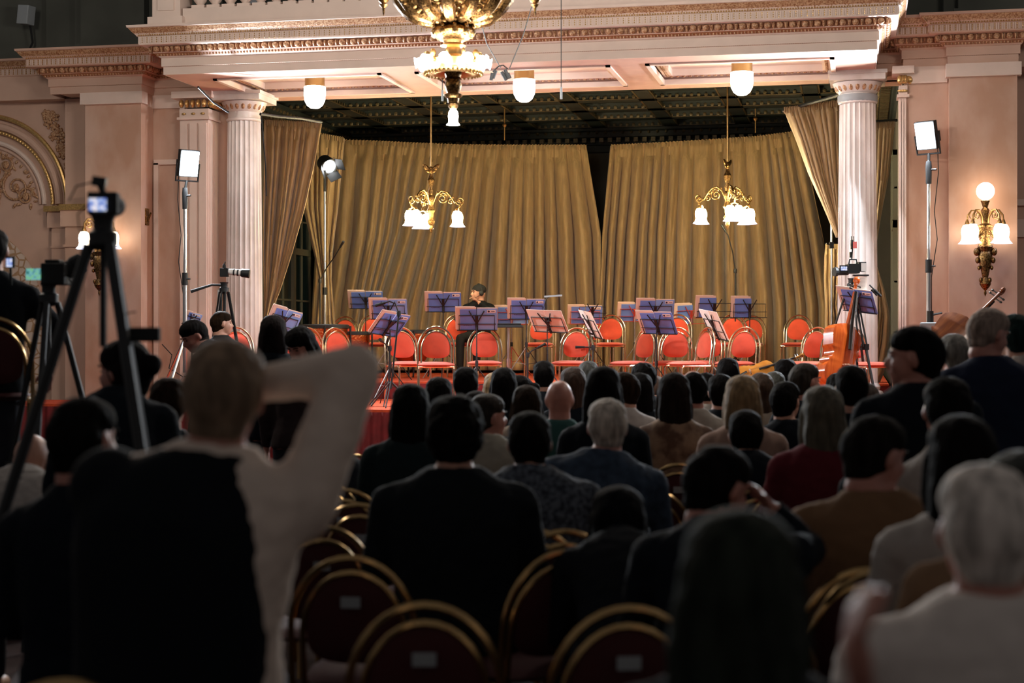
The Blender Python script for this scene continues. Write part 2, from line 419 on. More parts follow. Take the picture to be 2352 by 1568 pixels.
def pilaster(name, x0, x1, y0, y1, label, z0=.0):
    o = MB(); n = 3; w_ = (x1-x0)
    o.bb((x0, y0+.03, z0), (x1, y1, 4.2))
    for i in range(n): o.bb((x0+w_*(i+.12)/n, y0, .9), (x0+w_*(i+.88)/n, y0+.05, 4.15))
    for i in range(2): o.bb((x1-.02, y0+.06+i*.12, .9), (x1+.015, y0+.15+i*.12, 4.15))
    po = struct(name, o, 'cream'); tag(po, label)
    c = MB(); c.bb((x0-.02, y0-.02, 4.19), (x1+.03, y1, 4.22)); c.bb((x0, y0+.01, 4.22), (x1+.01, y1, 4.32)); c.bb((x0-.07, y0-.07, 4.44), (x1+.08, y1, 4.52))
    c.build('capital', 'cream', po, False)
    e = MB()
    for i in range(5):
        t = (i+.5)/5
        e.ell((x0+w_*t, y0-.015, 4.38), (.03, .045, .05), (-.3, 0, 0), 8, 6)
        e.ell((x1+.03, y0+(y1-y0)*t, 4.38), (.045, .03, .05), (0, -.3, 0), 8, 6)
    for i in range(3): e.ell((x0+w_*(i+.5)/3, y0, 4.26), (.03, .01, .015), None, 6, 4)
    e.build('leaf_ornament', 'gilt', po)
pilaster('trim_4', -8.0, -7.64, 18.55, 18.9, 'cream pilaster with gilded capital left of the stage')
pilaster('trim_5', .39, .47, 18.45, 18.7, 'cream pilaster with gilded capital right of the stage')
struct('wall_left', MB().bb((-8.9, 19.2, 0), (-8.6, 26.8, 5.0)).bb((-8.9, 19.18, 0), (-7.72, 19.4, 5.0)).bb((-7.99, 18.76, 0), (-7.72, 19.4, 5.0)), 'stagewall')
struct('wall_left_jamb', MB().bb((-7.97, 18.92, 0), (-7.52, 19.41, 4.6)), 'plaster')
struct('wall_right', MB().bb((.45, 18.72, 0), (.7, 26.8, 5.0)), 'stagewall')
struct('wall_right_front', MB().bb((.47, 18.5, 0), (.93, 18.9, ZS)), 'dadowall')
struct('wall_right_pier', MB().bb((.915, 18.4, 0), (1.62, 19.4, ZS)), 'dadowall')
struct('wall_right_bay', MB().bb((1.6, 19.2, 0), (4.6, 19.5, ZS)), 'plaster')
tm = MB(); tm.bb((.88, 18.34, ZS-.14), (1.66, 18.5, ZS)); tm.bb((.45, 18.46, ZS-.18), (.9, 18.6, ZS)); tm.bb((1.62, 19.15, 3.05), (4.6, 19.25, 3.12)); tm.bb((1.62, 19.17, 2.7), (4.6, 19.25, 2.9))
struct('trim_6', tm, 'cream')
pl = [(-13.5, 19.0), (-9.58, 19.0), (-9.58, 18.4), (-8.42, 18.4), (-8.42, 18.75), (-7.66, 18.75)]
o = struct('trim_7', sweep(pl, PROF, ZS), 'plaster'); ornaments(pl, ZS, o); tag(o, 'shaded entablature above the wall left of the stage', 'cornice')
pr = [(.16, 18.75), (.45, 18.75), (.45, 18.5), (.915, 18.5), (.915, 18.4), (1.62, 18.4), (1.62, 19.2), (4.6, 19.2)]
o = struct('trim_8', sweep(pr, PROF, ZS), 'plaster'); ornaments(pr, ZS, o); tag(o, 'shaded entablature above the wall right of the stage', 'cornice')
cp = MB().bb((-13.5, 18.8, 4.53), (-7.64, 19.9, 5.0)); cp.bb((-9.5, 18.41, 4.53), (-8.44, 19.9, 5.0)); cp.bb((.15, 18.76, 4.53), (4.6, 19.9, 5.0)); cp.bb((.92, 18.41, 4.53), (1.6, 19, 5.0))
cp.bb((-7.7, YB-.01, 4.53), (.46, YB+.1, 5.0)); struct('trim_9', cp, 'plaster')
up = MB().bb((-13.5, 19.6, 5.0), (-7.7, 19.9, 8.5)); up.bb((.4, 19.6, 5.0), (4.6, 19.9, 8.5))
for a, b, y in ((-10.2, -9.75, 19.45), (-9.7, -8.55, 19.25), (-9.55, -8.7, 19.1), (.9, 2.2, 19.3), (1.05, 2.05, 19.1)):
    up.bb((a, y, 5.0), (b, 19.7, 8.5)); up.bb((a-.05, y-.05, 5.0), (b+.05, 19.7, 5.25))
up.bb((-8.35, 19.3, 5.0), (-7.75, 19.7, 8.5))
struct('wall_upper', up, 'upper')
# arch bay on the far left
ax, az = -10.78, 3.25
ar = thing('arch', 'gilded plaster arch with scrollwork tympanum on the left wall', 'wall arch', (ax, 19.0, az))
for (r0, rr, m_, y) in ((1.12, .028, 'gilt', -.05), (1.0, .05, 'plaster', -.02), (.93, .022, 'gilt', -.05), (.80, .03, 'cream', -.02), (.74, .02, 'plaster', -.01)):
    MB().tube(arc(0, 0, r0, r0, 0, PI, 40, y), rr, 8).build('arch_moulding', m_, ar)
bd = MB()
for i in range(70):
    a = PI*i/69; bd.ell((.93*math.cos(a), -.08, .93*math.sin(a)), (.017, .012, .017), None, 5, 4)
bd.build('beading', 'gilt', ar)
sc_ = MB()
def spiral(mb, cx, cz, r0, turns, dirn, a0, rr, y=-.02):
    pts = []
    for i in range(30):
        t = i/29; a = a0+dirn*turns*2*PI*t; r_ = r0*(1-t*.85)
        pts.append((cx+r_*math.cos(a), y, cz+r_*math.sin(a)))
    mb.tube(pts, [rr*(1-.5*i/29) for i in range(30)], 6)
for (cx, cz, r0, d, a0) in ((.42, .22, .2, 1, 2), (-.42, .22, .2, -1, 1), (.12, .42, .16, -1, 0), (-.14, .42, .16, 1, 3), (.55, .1, .12, 1, 0), (.28, .5, .1, -1, 2), (.1, .14, .12, 1, 4)):
    spiral(sc_, cx, cz, r0, 1.6, d, a0, .018)
    sc_.ell((cx, -.03, cz), (.04, .03, .05), None, 6, 5)
    for k in range(5):
        a = a0+k*1.3; sc_.ell((cx+r0*1.15*math.cos(a), -.015, cz+r0*1.15*math.sin(a)), (.045, .014, .018), (0, -a+.6, 0), 6, 4)
for i in range(26):
    a = PI*(i+.5)/26; sc_.ell((.68*math.cos(a), -.015, .68*math.sin(a)), (.03, .012, .016), (0, -a, 0), 6, 4)
sc_.build('scrollwork', 'ornament', ar)
fl = MB()
for i in range(34):
    t = i/33; x = .85+.32*t+R.uniform(-.07, .07); z = 1.15-1.0*t**1.3+R.uniform(-.06, .1)
    if x*x+z*z < 1.2**2: x += .12; z += .12
    for k in range(5):
        a = 2*PI*k/5+i; fl.ell((min(x, 1.2)+.035*math.cos(a), -.02, z+.035*math.sin(a)), (.026, .014, .02), (0, -a, 0), 6, 4)
fl.build('flower_relief', 'ornament', ar)
lg = MB(); lg.bb((-9.93, 18.86, 3.15), (-9.6, 19.0, 3.22)); lg.bb((-9.62, 18.66, 3.15), (-9.14, 18.75, 3.22))
lg2 = MB(); lg2.bb((-9.9, 18.9, 2.95), (-9.6, 19.0, 3.15)); lg2.bb((-9.62, 18.7, 2.95), (-9.14, 18.75, 3.15)); lg2.bb((-9.85, 18.92, 0), (-9.6, 19.0, 2.95)); lg2.bb((-9.86, 18.9, 2.70), (-9.6, 19.0, 2.73)); lg2.bb((-9.6, 18.72, 2.70), (-9.14, 18.76, 2.73))
struct('trim_10', lg, 'gilt'); struct('trim_11', lg2, 'plaster')
dm = MB(); mtx = Matrix.Translation((-11.15, 18.985, 0)) @ Matrix.Rotation(PI/2, 4, 'X')
dm.prism([(-1.1, 0), (1.16, 0), (1.16, 1.2)]+[(1.16*math.cos(a)*.98, 1.95+1.08*math.sin(a)) for a in [PI*i/24 for i in range(1, 24)]]+[(-1.1, 1.2)], .03, mtx)
tag(dm.build('damask_panel', 'damask', None, False), 'arched cream damask wall panel below the gilded arch', 'wall panel')

# fluted columns
def column(x, y, label):
    t = thing('fluted_column', label, 'column', (x, y, .84), 0, 'fluted marble columns')
    n = 22; N = n*6
    def fn(u, v):
        a = 2*PI*u; z = .24+3.12*v; r_ = .222-.024*v**1.5
        r_ -= .016*abs(math.sin(a*n/2))**.6
        return V((r_*math.cos(a), r_*math.sin(a), z))
    MB().grid(fn, N, 10, True).build('shaft', 'marble', t, False)
    MB().lathe([(.30, 0), (.30, .08), (.27, .09), (.285, .12), (.27, .15), (.24, .16), (.25, .2), (.23, .24)], 32).build('base', 'marble', t)
    c = MB().lathe([(.205, 3.34), (.215, 3.35), (.215, 3.37), (.195, 3.38), (.195, 3.45), (.21, 3.46), (.235, 3.50), (.27, 3.56), (.275, 3.57)], 32)
    c.box((0, 0, 3.62), (.6, .6, .09)); c.box((0, 0, 3.66), (.64, .64, .04)); c.build('capital', 'marble', t)
    e = MB()
    for i in range(20):
        a = 2*PI*i/20; e.ell((.235*math.cos(a), .235*math.sin(a), 3.515), (.018, .026, .045), (0, .35, a), 6, 5)
    e.build('egg_ornament', 'ornament', t)
column(-7.29, 18.85, 'white fluted marble column left of the stage, lit cool by the lamp')
column(-.05, 18.85, 'white fluted marble column right of the stage beside the cello')

# stage room
struct('wall_back', MB().bb((-9, 26.8, 0), (1.2, 27, 5.1)), 'stagewall')
ce = MB().bb((-8.9, YB+.1, 5.1), (1.2, 26.9, 5.2)); gd = MB()
for i in range(9):
    x = -8.75+i*1.15; ce.bb((x-.1, YB, 5.0), (x+.1, 26.8, 5.12))
    for k in range(60): gd.ell((x-.115, 20.2+k*.11, 5.03), (.012, .03, .03), None, 5, 4); gd.ell((x+.115, 20.2+k*.11, 5.03), (.012, .03, .03), None, 5, 4)
    gd.bb((x-.13, 20.2, 5.0), (x-.105, 26.8, 5.01)); gd.bb((x+.105, 20.2, 5.0), (x+.13, 26.8, 5.01))
for j in range(7):
    y = 20.6+j*1.0; ce.bb((-8.6, y-.1, 5.0), (.45, y+.1, 5.12))
    for k in range(88): gd.ell((-8.55+k*.103, y-.115, 5.035), (.03, .012, .03), None, 5, 4)
    gd.bb((-8.6, y-.13, 5.0), (.45, y-.105, 5.01))
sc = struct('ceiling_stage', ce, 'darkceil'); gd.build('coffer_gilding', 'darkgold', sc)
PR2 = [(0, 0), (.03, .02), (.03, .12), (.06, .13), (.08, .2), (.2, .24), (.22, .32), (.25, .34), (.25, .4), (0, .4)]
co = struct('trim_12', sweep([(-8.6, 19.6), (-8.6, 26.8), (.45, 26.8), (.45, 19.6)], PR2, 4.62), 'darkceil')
eg = MB()
for p, d, nn in seg_frames([(-8.6, 19.6), (-8.6, 26.8), (.45, 26.8), (.45, 19.6)], .14, .15):
    t = MB().box((0, 0, 0), (.07, .12, .07)); t.ell((.07, .07, .12), (.03, .03, .03), None, 5, 4); t.xf(fr(p, d, nn, 4.81)); eg.add(t.v, t.f)
eg.build('dentil_ornament', 'darkgold', co, False)
def window(name, x, y, z, w_, h_, rot, label):
    t = bpy.data.objects.new(name, None); C.objects.link(t); t.location = (x, y, z); t.rotation_euler = (0, 0, rot); tag(t, label, 'window', kind='structure')
    f = MB(); f.bb((-w_/2, -.06, 0), (w_/2, 0, .07)); f.bb((-w_/2, -.06, h_-.07), (w_/2, 0, h_))
    f.bb((-w_/2, -.06, 0), (-w_/2+.07, 0, h_)); f.bb((w_/2-.07, -.06, 0), (w_/2, 0, h_)); f.bb((-.045, -.07, 0), (.045, 0, h_))
    f.bb((-w_/2, -.06, h_*.66), (w_/2, 0, h_*.66+.1))
    for zz in (.2, .42, .83): f.bb((-w_/2, -.04, h_*zz), (w_/2, 0, h_*zz+.025))
    for xx in (-.25, .25): f.bb((w_*xx-.012, -.04, 0), (w_*xx+.012, 0, h_))
    f.build('window_frame', 'winframe', t, False)
    MB().bb((-w_/2+.02, -.02, .02), (w_/2-.02, .01, h_-.02)).build('pane', 'winglass', t, False)
window('window_1', -3.2, 26.8, 1.3, 1.6, 3.05, 0, 'dark night window showing through the gap in the back curtains')
window('window_2', -8.6, 24.2, .9, 1.7, 3.0, PI/2, 'dark french window behind the left stage curtain')
window('window_3', .45, 23.0, 1.05, 1.6, 3.0, -PI/2, 'dark window behind the right column')

# ---------------------------------------------------------------- curtains
def interp(L, t):
    n = len(L)-1; x = t*n; i = min(int(x), n-1); f = x-i
    return tuple(L[i][k]*(1-f)+L[i+1][k]*f for k in range(len(L[i])))
def curtain(rows, Y, pleats, amp, label, seed=0, nv=46, head=True, name='stage_curtain', taper=0):
    rr = random.Random(seed)
    ph = [rr.uniform(0, 6.28) for _ in range(8)]
    nr = len(rows)-1
    def fn(u, v):
        x = v*nr; i = min(int(x), nr-1); f = x-i
        a = interp(rows[i], u); b = interp(rows[i+1], u)
        px, py = a[0]*(1-f)+b[0]*f, a[1]*(1-f)+b[1]*f
        uu = u+(.012*math.sin(9*u+ph[0])+.01*math.sin(23*u+ph[5]))*12/max(pleats, 5)+.008*math.sin(3*v+ph[1]+5*u)*v
        q = uu*pleats*2*PI
        k = amp*(.25+.75*min(1, v*2.2))*(1-taper*v)
        s1 = math.sin(q+.7*math.sin(uu*pleats*.9+ph[2])); off = (1-2*abs(s1)**.55)*k*1.5 + .5*k*math.sin(q*.47+ph[3]) + .2*k*math.sin(q*2.3+ph[4]+v*3) + .12*k*math.sin(q*3.7+v*9)
        if v < .05: off = .35*off+ .4*k*math.sin(q*3)
        p = atY(px, py, Y+off); return p
    nu = int(pleats*44)
    mb = MB().grid(fn, nu, nv)
    o = mb.build(name, 'velvet', None, True); tag(o, label, 'curtain')
    s = o.modifiers.new('thick', 'SOLIDIFY'); s.thickness = .012
    if head:
        def hf(u, v):
            px, py = interp(rows[0], u); z = math.sin(u*pleats*14*PI)
            return atY(px, py, Y+.012*z-.02)+V((0, 0, -.055+.075*v+.006*z))
        MB().grid(hf, int(pleats*60), 2).build('heading_ruffle', 'velvet', o)
    return o
curtain([[(737, 322), (850, 325), (950, 330), (1050, 334), (1150, 335), (1250, 335), (1347, 335)],
         [(727, 540), (832, 540), (915, 540), (1020, 540), (1140, 540), (1255, 540), (1379, 540)],
         [(718, 700), (806, 700), (870, 700), (990, 700), (1133, 700), (1256, 700), (1382, 700)],
         [(712, 850), (790, 850), (850, 850), (975, 850), (1130, 850), (1256, 850), (1384, 850)]], 25.0, 12, .13, 'wide gold-brown velvet curtain across the back of the stage, left of the window gap', 3)
curtain([[(1403, 335), (1510, 330), (1640, 322), (1740, 315), (1840, 302)],
         [(1384, 540), (1495, 540), (1640, 540), (1755, 540), (1890, 540)],
         [(1378, 700), (1492, 700), (1640, 700), (1765, 700), (1915, 700)],
         [(1376, 860), (1490, 860), (1640, 860), (1765, 860), (1918, 860)]], 25.05, 9, .13, 'gold-brown velvet curtain at the back of the stage, right of the window gap', 5)
curtain([[(606, 278), (738, 284)], [(606, 380), (722, 380)], [(604, 480), (700, 480)], [(604, 580), (672, 580)], [(606, 660), (645, 665)], [(607, 725), (618, 728)], [(604, 790), (622, 790)]], 20.6, 4.5, .10, 'pale lit velvet curtain drawn aside behind the left column', 8, 30, True, taper=.4)
curtain([[(690, 300), (790, 318)], [(698, 480), (775, 480)], [(722, 580), (762, 580)], [(735, 640), (760, 640)], [(726, 745), (768, 745)], [(722, 800), (770, 800)]], 23.4, 3, .10, 'narrow gathered velvet curtain hanging beside the dark french window', 9, 30)
curtain([[(1800, 250), (1860, 243), (1926, 233)], [(1828, 320), (1880, 318), (1927, 315)], [(1858, 400), (1895, 400), (1928, 400)], [(1895, 480), (1915, 480), (1929, 480)], [(1922, 545), (1928, 545), (1934, 550)]], 20.2, 4.5, .085, 'velvet curtain swept diagonally to the right column', 12, 30, taper=.5)
curtain([[(2006, 610), (2012, 610)], [(1998, 660), (2030, 665)], [(1985, 720), (2041, 720)], [(1968, 780), (2040, 780)], [(1950, 850), (2030, 850)], [(1945, 900), (2010, 900)]], 20.3, 3.5, .1, 'bunched lower end of the curtain behind the right column', 14, 26, False)
curtain([[(2006, 285), (2056, 282)], [(2006, 400), (2042, 400)], [(2006, 500), (2022, 500)], [(2004, 560), (2012, 560)]], 21.0, 2.5, .06, 'shaded curtain end hanging right of the right column', 15, 26)
curtain([[(1896, 560), (1928, 560)], [(1894, 640), (1926, 640)], [(1897, 700), (1922, 700)], [(1896, 770), (1930, 770)], [(1896, 850), (1935, 850)]], 22.6, 2, .06, 'narrow curtain strip just left of the right column', 16, 26, False)
# ---------------------------------------------------------------- lamps
def bell(mb, c, k=1.0, rim=None):   # opal bell shade, opening down; c = top
    p = [(.015, 0), (.03, -.005), (.042, -.03), (.046, -.06), (.042, -.085), (.040, -.10), (.047, -.125), (.062, -.14)]
    mb.lathe([(r*k, z*k) for r, z in reversed(p)], 16, c, None, .03, 8)
    if rim is not None: rim.lathe([(.046*k, -.122*k), (.066*k, -.145*k), (.07*k, -.148*k), (.05*k, -.148*k)], 24, c, None, .04, 12)
g0 = None
for px, lab in ((723, 'lit opal ceiling lamp in a brass collar, leftmost under the balcony'), (1204, 'lit opal ceiling lamp in a brass collar, middle one just right of the chandelier'), (1704, 'lit opal ceiling lamp in a brass collar, rightmost under the balcony')):
    p = atY(px, 160, 18.3); p.z = 4.66
    if g0 is None:
        g0 = thing('ceiling_lamp', lab, 'ceiling lamp', p, 0, 'opal ceiling lamps under the balcony')
        c = MB().lathe([(.115, -.17), (.12, -.165), (.115, -.15), (.115, -.03), (.135, -.02), (.17, -.01), (.17, 0)], 28)
        for k in range(3): c.ell((.15*math.cos(k*2.1+.4), .15*math.sin(k*2.1+.4), -.025), (.025, .025, .02), None, 8, 6)
        c.build('collar', 'sbrass', g0)
        MB().lathe([(.0, -.42), (.05, -.415), (.09, -.385), (.118, -.33), (.125, -.27), (.125, -.17), (.11, -.16)], 28).build('lamp_shade', 'glow', g0)
    else:
        c = copy_tree(g0); c.location = p; c['label'] = lab
# grand chandelier
cp_ = at(1041, 150, 13.0)
ch = thing('chandelier', 'large ornate brass chandelier with round opal bulbs hanging at top centre', 'chandelier', (cp_.x, cp_.y, 0))
def zc(y): return H+(784-y)/F*13.0
s_ = 13.0/F
bp = [(0, 252), (8, 250), (12, 244), (9, 238), (12, 236), (14, 226), (20, 222), (22, 218), (14, 214), (18, 204), (20, 196), (18, 190), (17, 184), (20, 182), (17, 178), (19, 172), (21, 168), (18, 160), (16, 156)]
MB().lathe([(r*s_, zc(y)) for r, y in reversed(bp)][::-1], 24, wav=.05, wn=12).build('lower_stem', 'brass', ch)
dr = MB().lathe([(r*s_, zc(y)) for r, y in [(18, 160), (30, 168), (52, 172), (66, 170), (68, 166), (60, 160), (56, 150), (55, 138), (48, 134), (30, 132), (21, 126), (19, 118), (17, 110), (22, 108), (30, 106), (22, 100), (24, 92)]], 40)
for k in range(40):
    a = 2*PI*k/40; dr.ell((66*s_*math.cos(a), 66*s_*math.sin(a), zc(168.5)), (.012, .012, .02), None, 5, 4)
dr.build('drum', 'sbrass', ch)
bo = MB().lathe([(r*s_, zc(y)) for r, y in [(24, 94), (34, 92), (45, 84), (50, 74), (46, 66), (36, 60), (30, 56), (34, 50), (40, 46), (30, 40), (24, 30), (28, 20), (34, 8), (40, -20), (20, -60), (14, -200)]], 36, wav=.04, wn=12)
for k in range(10):
    a = 2*PI*k/10
    for (r_, y, w_) in ((44, 76, 9), (40, 48, 8), (46, 64, 5)): bo.ell((r_*s_*math.cos(a), r_*s_*math.sin(a), zc(y)), (w_*s_, w_*s_, w_*s_*1.2), (0, 0, a), 8, 6)
bo.build('bowl', 'brass', ch)
bk = MB()
for k in range(12):
    a = 2*PI*k/12+.13; cd = V((math.cos(a), math.sin(a), 0))
    pts = [cd*(r_*s_)+V((0, 0, zc(y))) for r_, y in ((42, 52), (62, 46), (86, 40), (108, 24), (124, 2), (132, -30), (128, -60))]
    bk.tube(pts, [.03, .045, .05, .05, .055, .05, .05], 8)
    for t in range(14):
        p = pts[min(6, t//2)].lerp(pts[min(6, t//2+1)], (t % 2)*.5)
        tt = V((-cd.y, cd.x, 0))
        q = p+tt*R.uniform(-.06, .06)+cd*R.uniform(-.03, .03)+V((0, 0, R.uniform(-.02, .04)))
        bk.ell(q, (.035, .018, .035), (R.uniform(-1, 1), R.uniform(-1, 1), a), 7, 5)
    for sg in (-1, 1):
        ps = []
        for i in range(16):
            t = i/15; an = t*9; r_ = .10*(1-t*.8); b = cd*((84-6*sg)*s_)+V((0, 0, zc(6)))
            tt = V((-cd.y, cd.x, 0)); ps.append(b+tt*(sg*.07+r_*math.cos(an))+cd*.03+V((0, 0, r_*math.sin(an))))
        bk.tube(ps, .013, 6)
bk.build('basket', 'brass', ch)
NB = 10
for k in range(NB):
    a = 2*PI*k/NB+.323; cd = V((math.cos(a), math.sin(a), 0))
    am = MB(); am.tube([cd*(48*s_)+V((0, 0, zc(144))), cd*(66*s_)+V((0, 0, zc(142)))], .014, 8)
    am.ell(cd*(60*s_)+V((0, 0, zc(128))), (.03, .012, .035), (0, 0, a), 7, 5)
    ao = am.build('lamp_arm', 'sbrass', ch)
    mt = V((cd.x, cd.y, -.18)).to_track_quat('Z', 'Y').to_matrix()
    MB().lathe([(.014, 0), (.025, .010), (.034, .028), (.036, .048), (.031, .062), (.036, .074), (.043, .081), (.025, .081)], 20, cd*(64*s_)+V((0, 0, zc(142))), mt, .04, 8).build('globe', 'glow4', ao)
gl = MB(); bell(gl, V((0, 0, zc(252))), .85); gl.build('lamp_shade', 'glow4', ch)
for k in range(12):   # upper tier, above the picture
    a = 2*PI*k/12; gl = MB().ell((190*s_*math.cos(a), 190*s_*math.sin(a), zc(-130)), (.075,)*3, None, 12, 8)
    gl.build('globe', 'glow4', ch)
pf = MB()
for px in (881, 1229):
    k = at(px, 10, 13); l = k-V((cp_.x, cp_.y, 0)); pf.lathe([(.003, zc(36)), (.008, zc(30)), (.012, zc(18)), (.03, zc(13)), (.035, zc(11)), (.015, zc(9)), (.04, zc(3)), (.05, zc(-8)), (.01, zc(-40))], 12, (l.x, l.y, 0))
    pf.tube([(l.x, l.y, zc(-8)), (l.x*.6, l.y*.6, zc(-50)), (0, 0, zc(-60))], .015, 6)
pf.build('pendant_finial', 'brass', ch)
# hanging microphones
def cable(name, pts, r, label, cat='cable', m='rubber', par=None):
    o = MB().tube(pts, r, 6).build(name, m, par)
    if not par: tag(o, label, cat)
    return o
hm = thing('microphone_cluster', 'cluster of small black microphones hung on wires right of the chandelier', 'microphones', at(1152, 165, 14.5))
def hl(px, y): return at(px, y, 14.5)-at(1152, 165, 14.5)
for a, b in (((1131, 168), (1128, 184)), ((1139, 162), (1132, 180)), ((1152, 165), (1163, 184)), ((1160, 160), (1168, 180)), ((1166, 168), (1171, 180))):
    MB().tube([hl(*a), hl(*b)], .016, 8).build('microphone', 'black', hm)
MB().tube([hl(1132, 165), hl(1145, 152), hl(1156, 150), hl(1166, 158)], .006, 5).build('bracket', 'black', hm)
for pts in (((1170, 158), (1202, 80), (1232, -20)), ((1150, 156), (1118, 100), (1085, -20))): MB().tube([hl(*q) for q in pts], .0045, 5).build('cable', 'black', hm)
for px, y0, y1, dc, lab in ((1289, 200, 228, 15.5, 'slim grey hanging microphone on a long thin wire right of the middle ceiling lamp'), (1016, 207, 232, 17, 'slim grey hanging microphone just left of the chandelier stem')):
    p = at(px, y1, dc); t = thing('hanging_microphone', lab, 'microphone', p, 0, 'hanging microphones')
    L = (y1-y0)*dc/F; MB().tube([(0, 0, 0), (0, 0, L)], .011, 10).build('body', 'grey', t); MB().tube([(0, 0, L), (0, 0, 4.52-p.z if dc > 16 else 3)], .004, 5).build('cable', 'rubber', t)

def scrollarm(mb, cd, pts, r):
    mb.tube([cd*x+V((0, 0, z)) for x, z in pts], r, 8)
def spir(mb, cd, cx, cz, r0, turns, dr_, a0, rr):
    ps = []
    for i in range(22):
        t = i/21; a = a0+dr_*turns*2*PI*t; r_ = r0*(1-t*.8); ps.append(cd*(cx+r_*math.cos(a))+V((0, 0, cz+r_*math.sin(a))))
    mb.tube(ps, rr, 6)
pend = None
for px, dc, ytop, dz, rz, lab in ((990, 21.5, 240, 0, .35, 'brass pendant lamp with lit bell shades, hanging before the left half of the back curtain'), (1671, 21.2, 200, -9, 1.15, 'brass pendant lamp with lit bell shades, hanging before the right half of the back curtain')):
    k = 21.5/F; z0 = H+(784-510)*k
    p = at(px, 510+dz, dc)
    if pend is None:
        pend = thing('pendant_lamp', lab, 'pendant lamp', p, rz, 'brass pendants over the stage')
        MB().tube([(0, 0, 120*k), (0, 0, 5.0-p.z)], .012, 8).build('rod', 'sbrass', pend)
        MB().lathe([(y_*k, z*k) for y_, z in ((0, -26), (3, -20), (5, -14), (4, -8), (7, -4), (9, 2), (5, 8), (6, 20), (10, 26), (7, 32), (5, 40), (8, 48), (9, 55), (5, 62), (7, 70), (4, 78), (6, 86), (9, 96), (5, 104), (3, 112), (6, 118), (3, 124))], 14, wav=.08, wn=6).build('stem', 'brass', pend)
        ea = MB()
        for sg in (-1, 1): ea.ell((sg*.06, 0, 125*k), (.07, .012, .03), (0, sg*-.7, 0), 7, 5); ea.ell((sg*.035, 0, 117*k), (.04, .012, .02), (0, sg*-.4, 0), 7, 5)
        ea.ell((0, 0, 119*k), (.03, .03, .055), None, 8, 6); ea.build('eagle_finial', 'brass', pend)
        for i in range(3):
            a = 2*PI*i/3-.3; cd = V((math.cos(a), math.sin(a), 0)); ab = MB()
            scrollarm(ab, cd, [(x*k, z*k) for x, z in ((3, 40), (12, 62), (25, 72), (38, 68), (48, 56), (56, 44), (66, 50), (72, 44), (68, 36), (62, 30))], .012)
            spir(ab, cd, 27*k, 54*k, 13*k, 1.6, -1, 1.5, .008); spir(ab, cd, 68*k, 48*k, 11*k, 1.5, 1, 3, .008); spir(ab, cd, 46*k, 46*k, 7*k, 1.3, 1, 0, .007)
            for q in range(5): ab.ell(cd*((15+q*9)*k)+V((0, 0, (68-q*3)*k)), (.016, .012, .02), (0, q, a), 6, 4)
            ao = ab.build('lamp_arm', 'brass', pend)
            for sx in (-1, 1):
                tt = V((-cd.y, cd.x, 0))*(sx*.055)
                tp = cd*(62*k)+tt+V((0, 0, 24*k))
                MB().tube([cd*(62*k)+V((0, 0, 32*k)), tp+V((0, 0, .02)), tp], [.01, .02, .026], 8).build('socket', 'sbrass', ao)
                sh = MB(); rm = MB(); bell(sh, tp, 1.35, rm); sh.build('lamp_shade', 'glow2', ao); rm.build('shade_rim', 'glowrim', ao)
    else:
        c = copy_tree(pend); c.location = p; c.rotation_euler.z = rz; c['label'] = lab
for px, y0, y1, dc in ((1159, 235, 322, 24.6), (1735, 225, 305, 24.6)):
    a = at(px, y1, dc); tag(MB().tube([a, V((a.x, a.y, 5.0))], .011, 6).lathe([(.02, 0), (.035, .03), (.02, .06)], 8, at(px, (y0*.35+y1*.65), dc)).build('pendant_rod', 'sbrass'), 'thin brass rod under the dark stage ceiling, '+('left' if px < 1300 else 'right')+' of the two', 'lamp rod', 'rods of further pendants')
# wall sconces
def sconce(px, ysh, Y, label, globe):
    p = atY(px, ysh, Y); k = 1/200.
    t = thing('wall_sconce', label, 'wall lamp', p, 0, 'gilt wall sconces')
    b = MB().lathe([(y_*k, z*k) for y_, z in ((0, -145), (3, -138), (2, -132), (9, -124), (12, -118), (10, -110), (6, -104), (9, -90), (13, -72), (15, -58), (12, -50), (16, -40), (12, -28), (9, -20), (12, -12), (10, -4), (16, 2), (16, 6), (8, 10), (6, 28), (9, 38), (5, 44), (8, 54), (10, 58), (3, 60))], 16, wav=.06, wn=8)
    for sg in (-1, 1):
        for (x, z, w_) in ((18, -50, 9), (16, -68, 7), (13, -84, 5), (9, -110, 6)): b.ell((sg*x*k, -.02, z*k), (w_*k*.7, .03, w_*k), None, 8, 6)
        b.tube([(sg*6*k, -.05, -10*k), (sg*17*k, -.06, -22*k), (sg*12*k, -.06, -8*k), (sg*7*k, -.05, 2*k)], .014, 7)
    b.bb((-.05, -.0, -.35), (.05, .14, .02)); b.build('bracket', 'brass', t)
    for i, (a, sh_) in enumerate(((PI, 1), (PI+.75, 1), (-.75, 1), (0, 1))):
        cd = V((math.cos(a), math.sin(a), 0)); ab = MB()
        scrollarm(ab, cd, [(x*k, z*k) for x, z in ((6, 6), (9, 26), (18, 38), (28, 38), (36, 28), (37, 14))], .009)
        spir(ab, cd, 24*k, 26*k, 9*k, 1.4, -1, 1, .005)
        ao = ab.build('lamp_arm', 'sbrass', t)
        MB().lathe([(.024, -.01), (.026, 0), (.018, .03), (.01, .05)], 10, cd*(37*k)+V((0, 0, 9*k))).build('socket', 'sbrass', ao)
        sh = MB(); rm = MB(); bell(sh, cd*(37*k)+V((0, 0, 8*k)), 1.38, rm); sh.build('lamp_shade', 'glow3', ao); rm.build('shade_rim', 'glowrim', ao)
    if globe: MB().ell((0, -.02, 78*k), (.095,)*3, None, 20, 12).build('globe', 'glow3', t)
sconce(2263, 524, 18.18, 'gilt wall sconce with a round globe over bell shades, on the right wall pier', True)
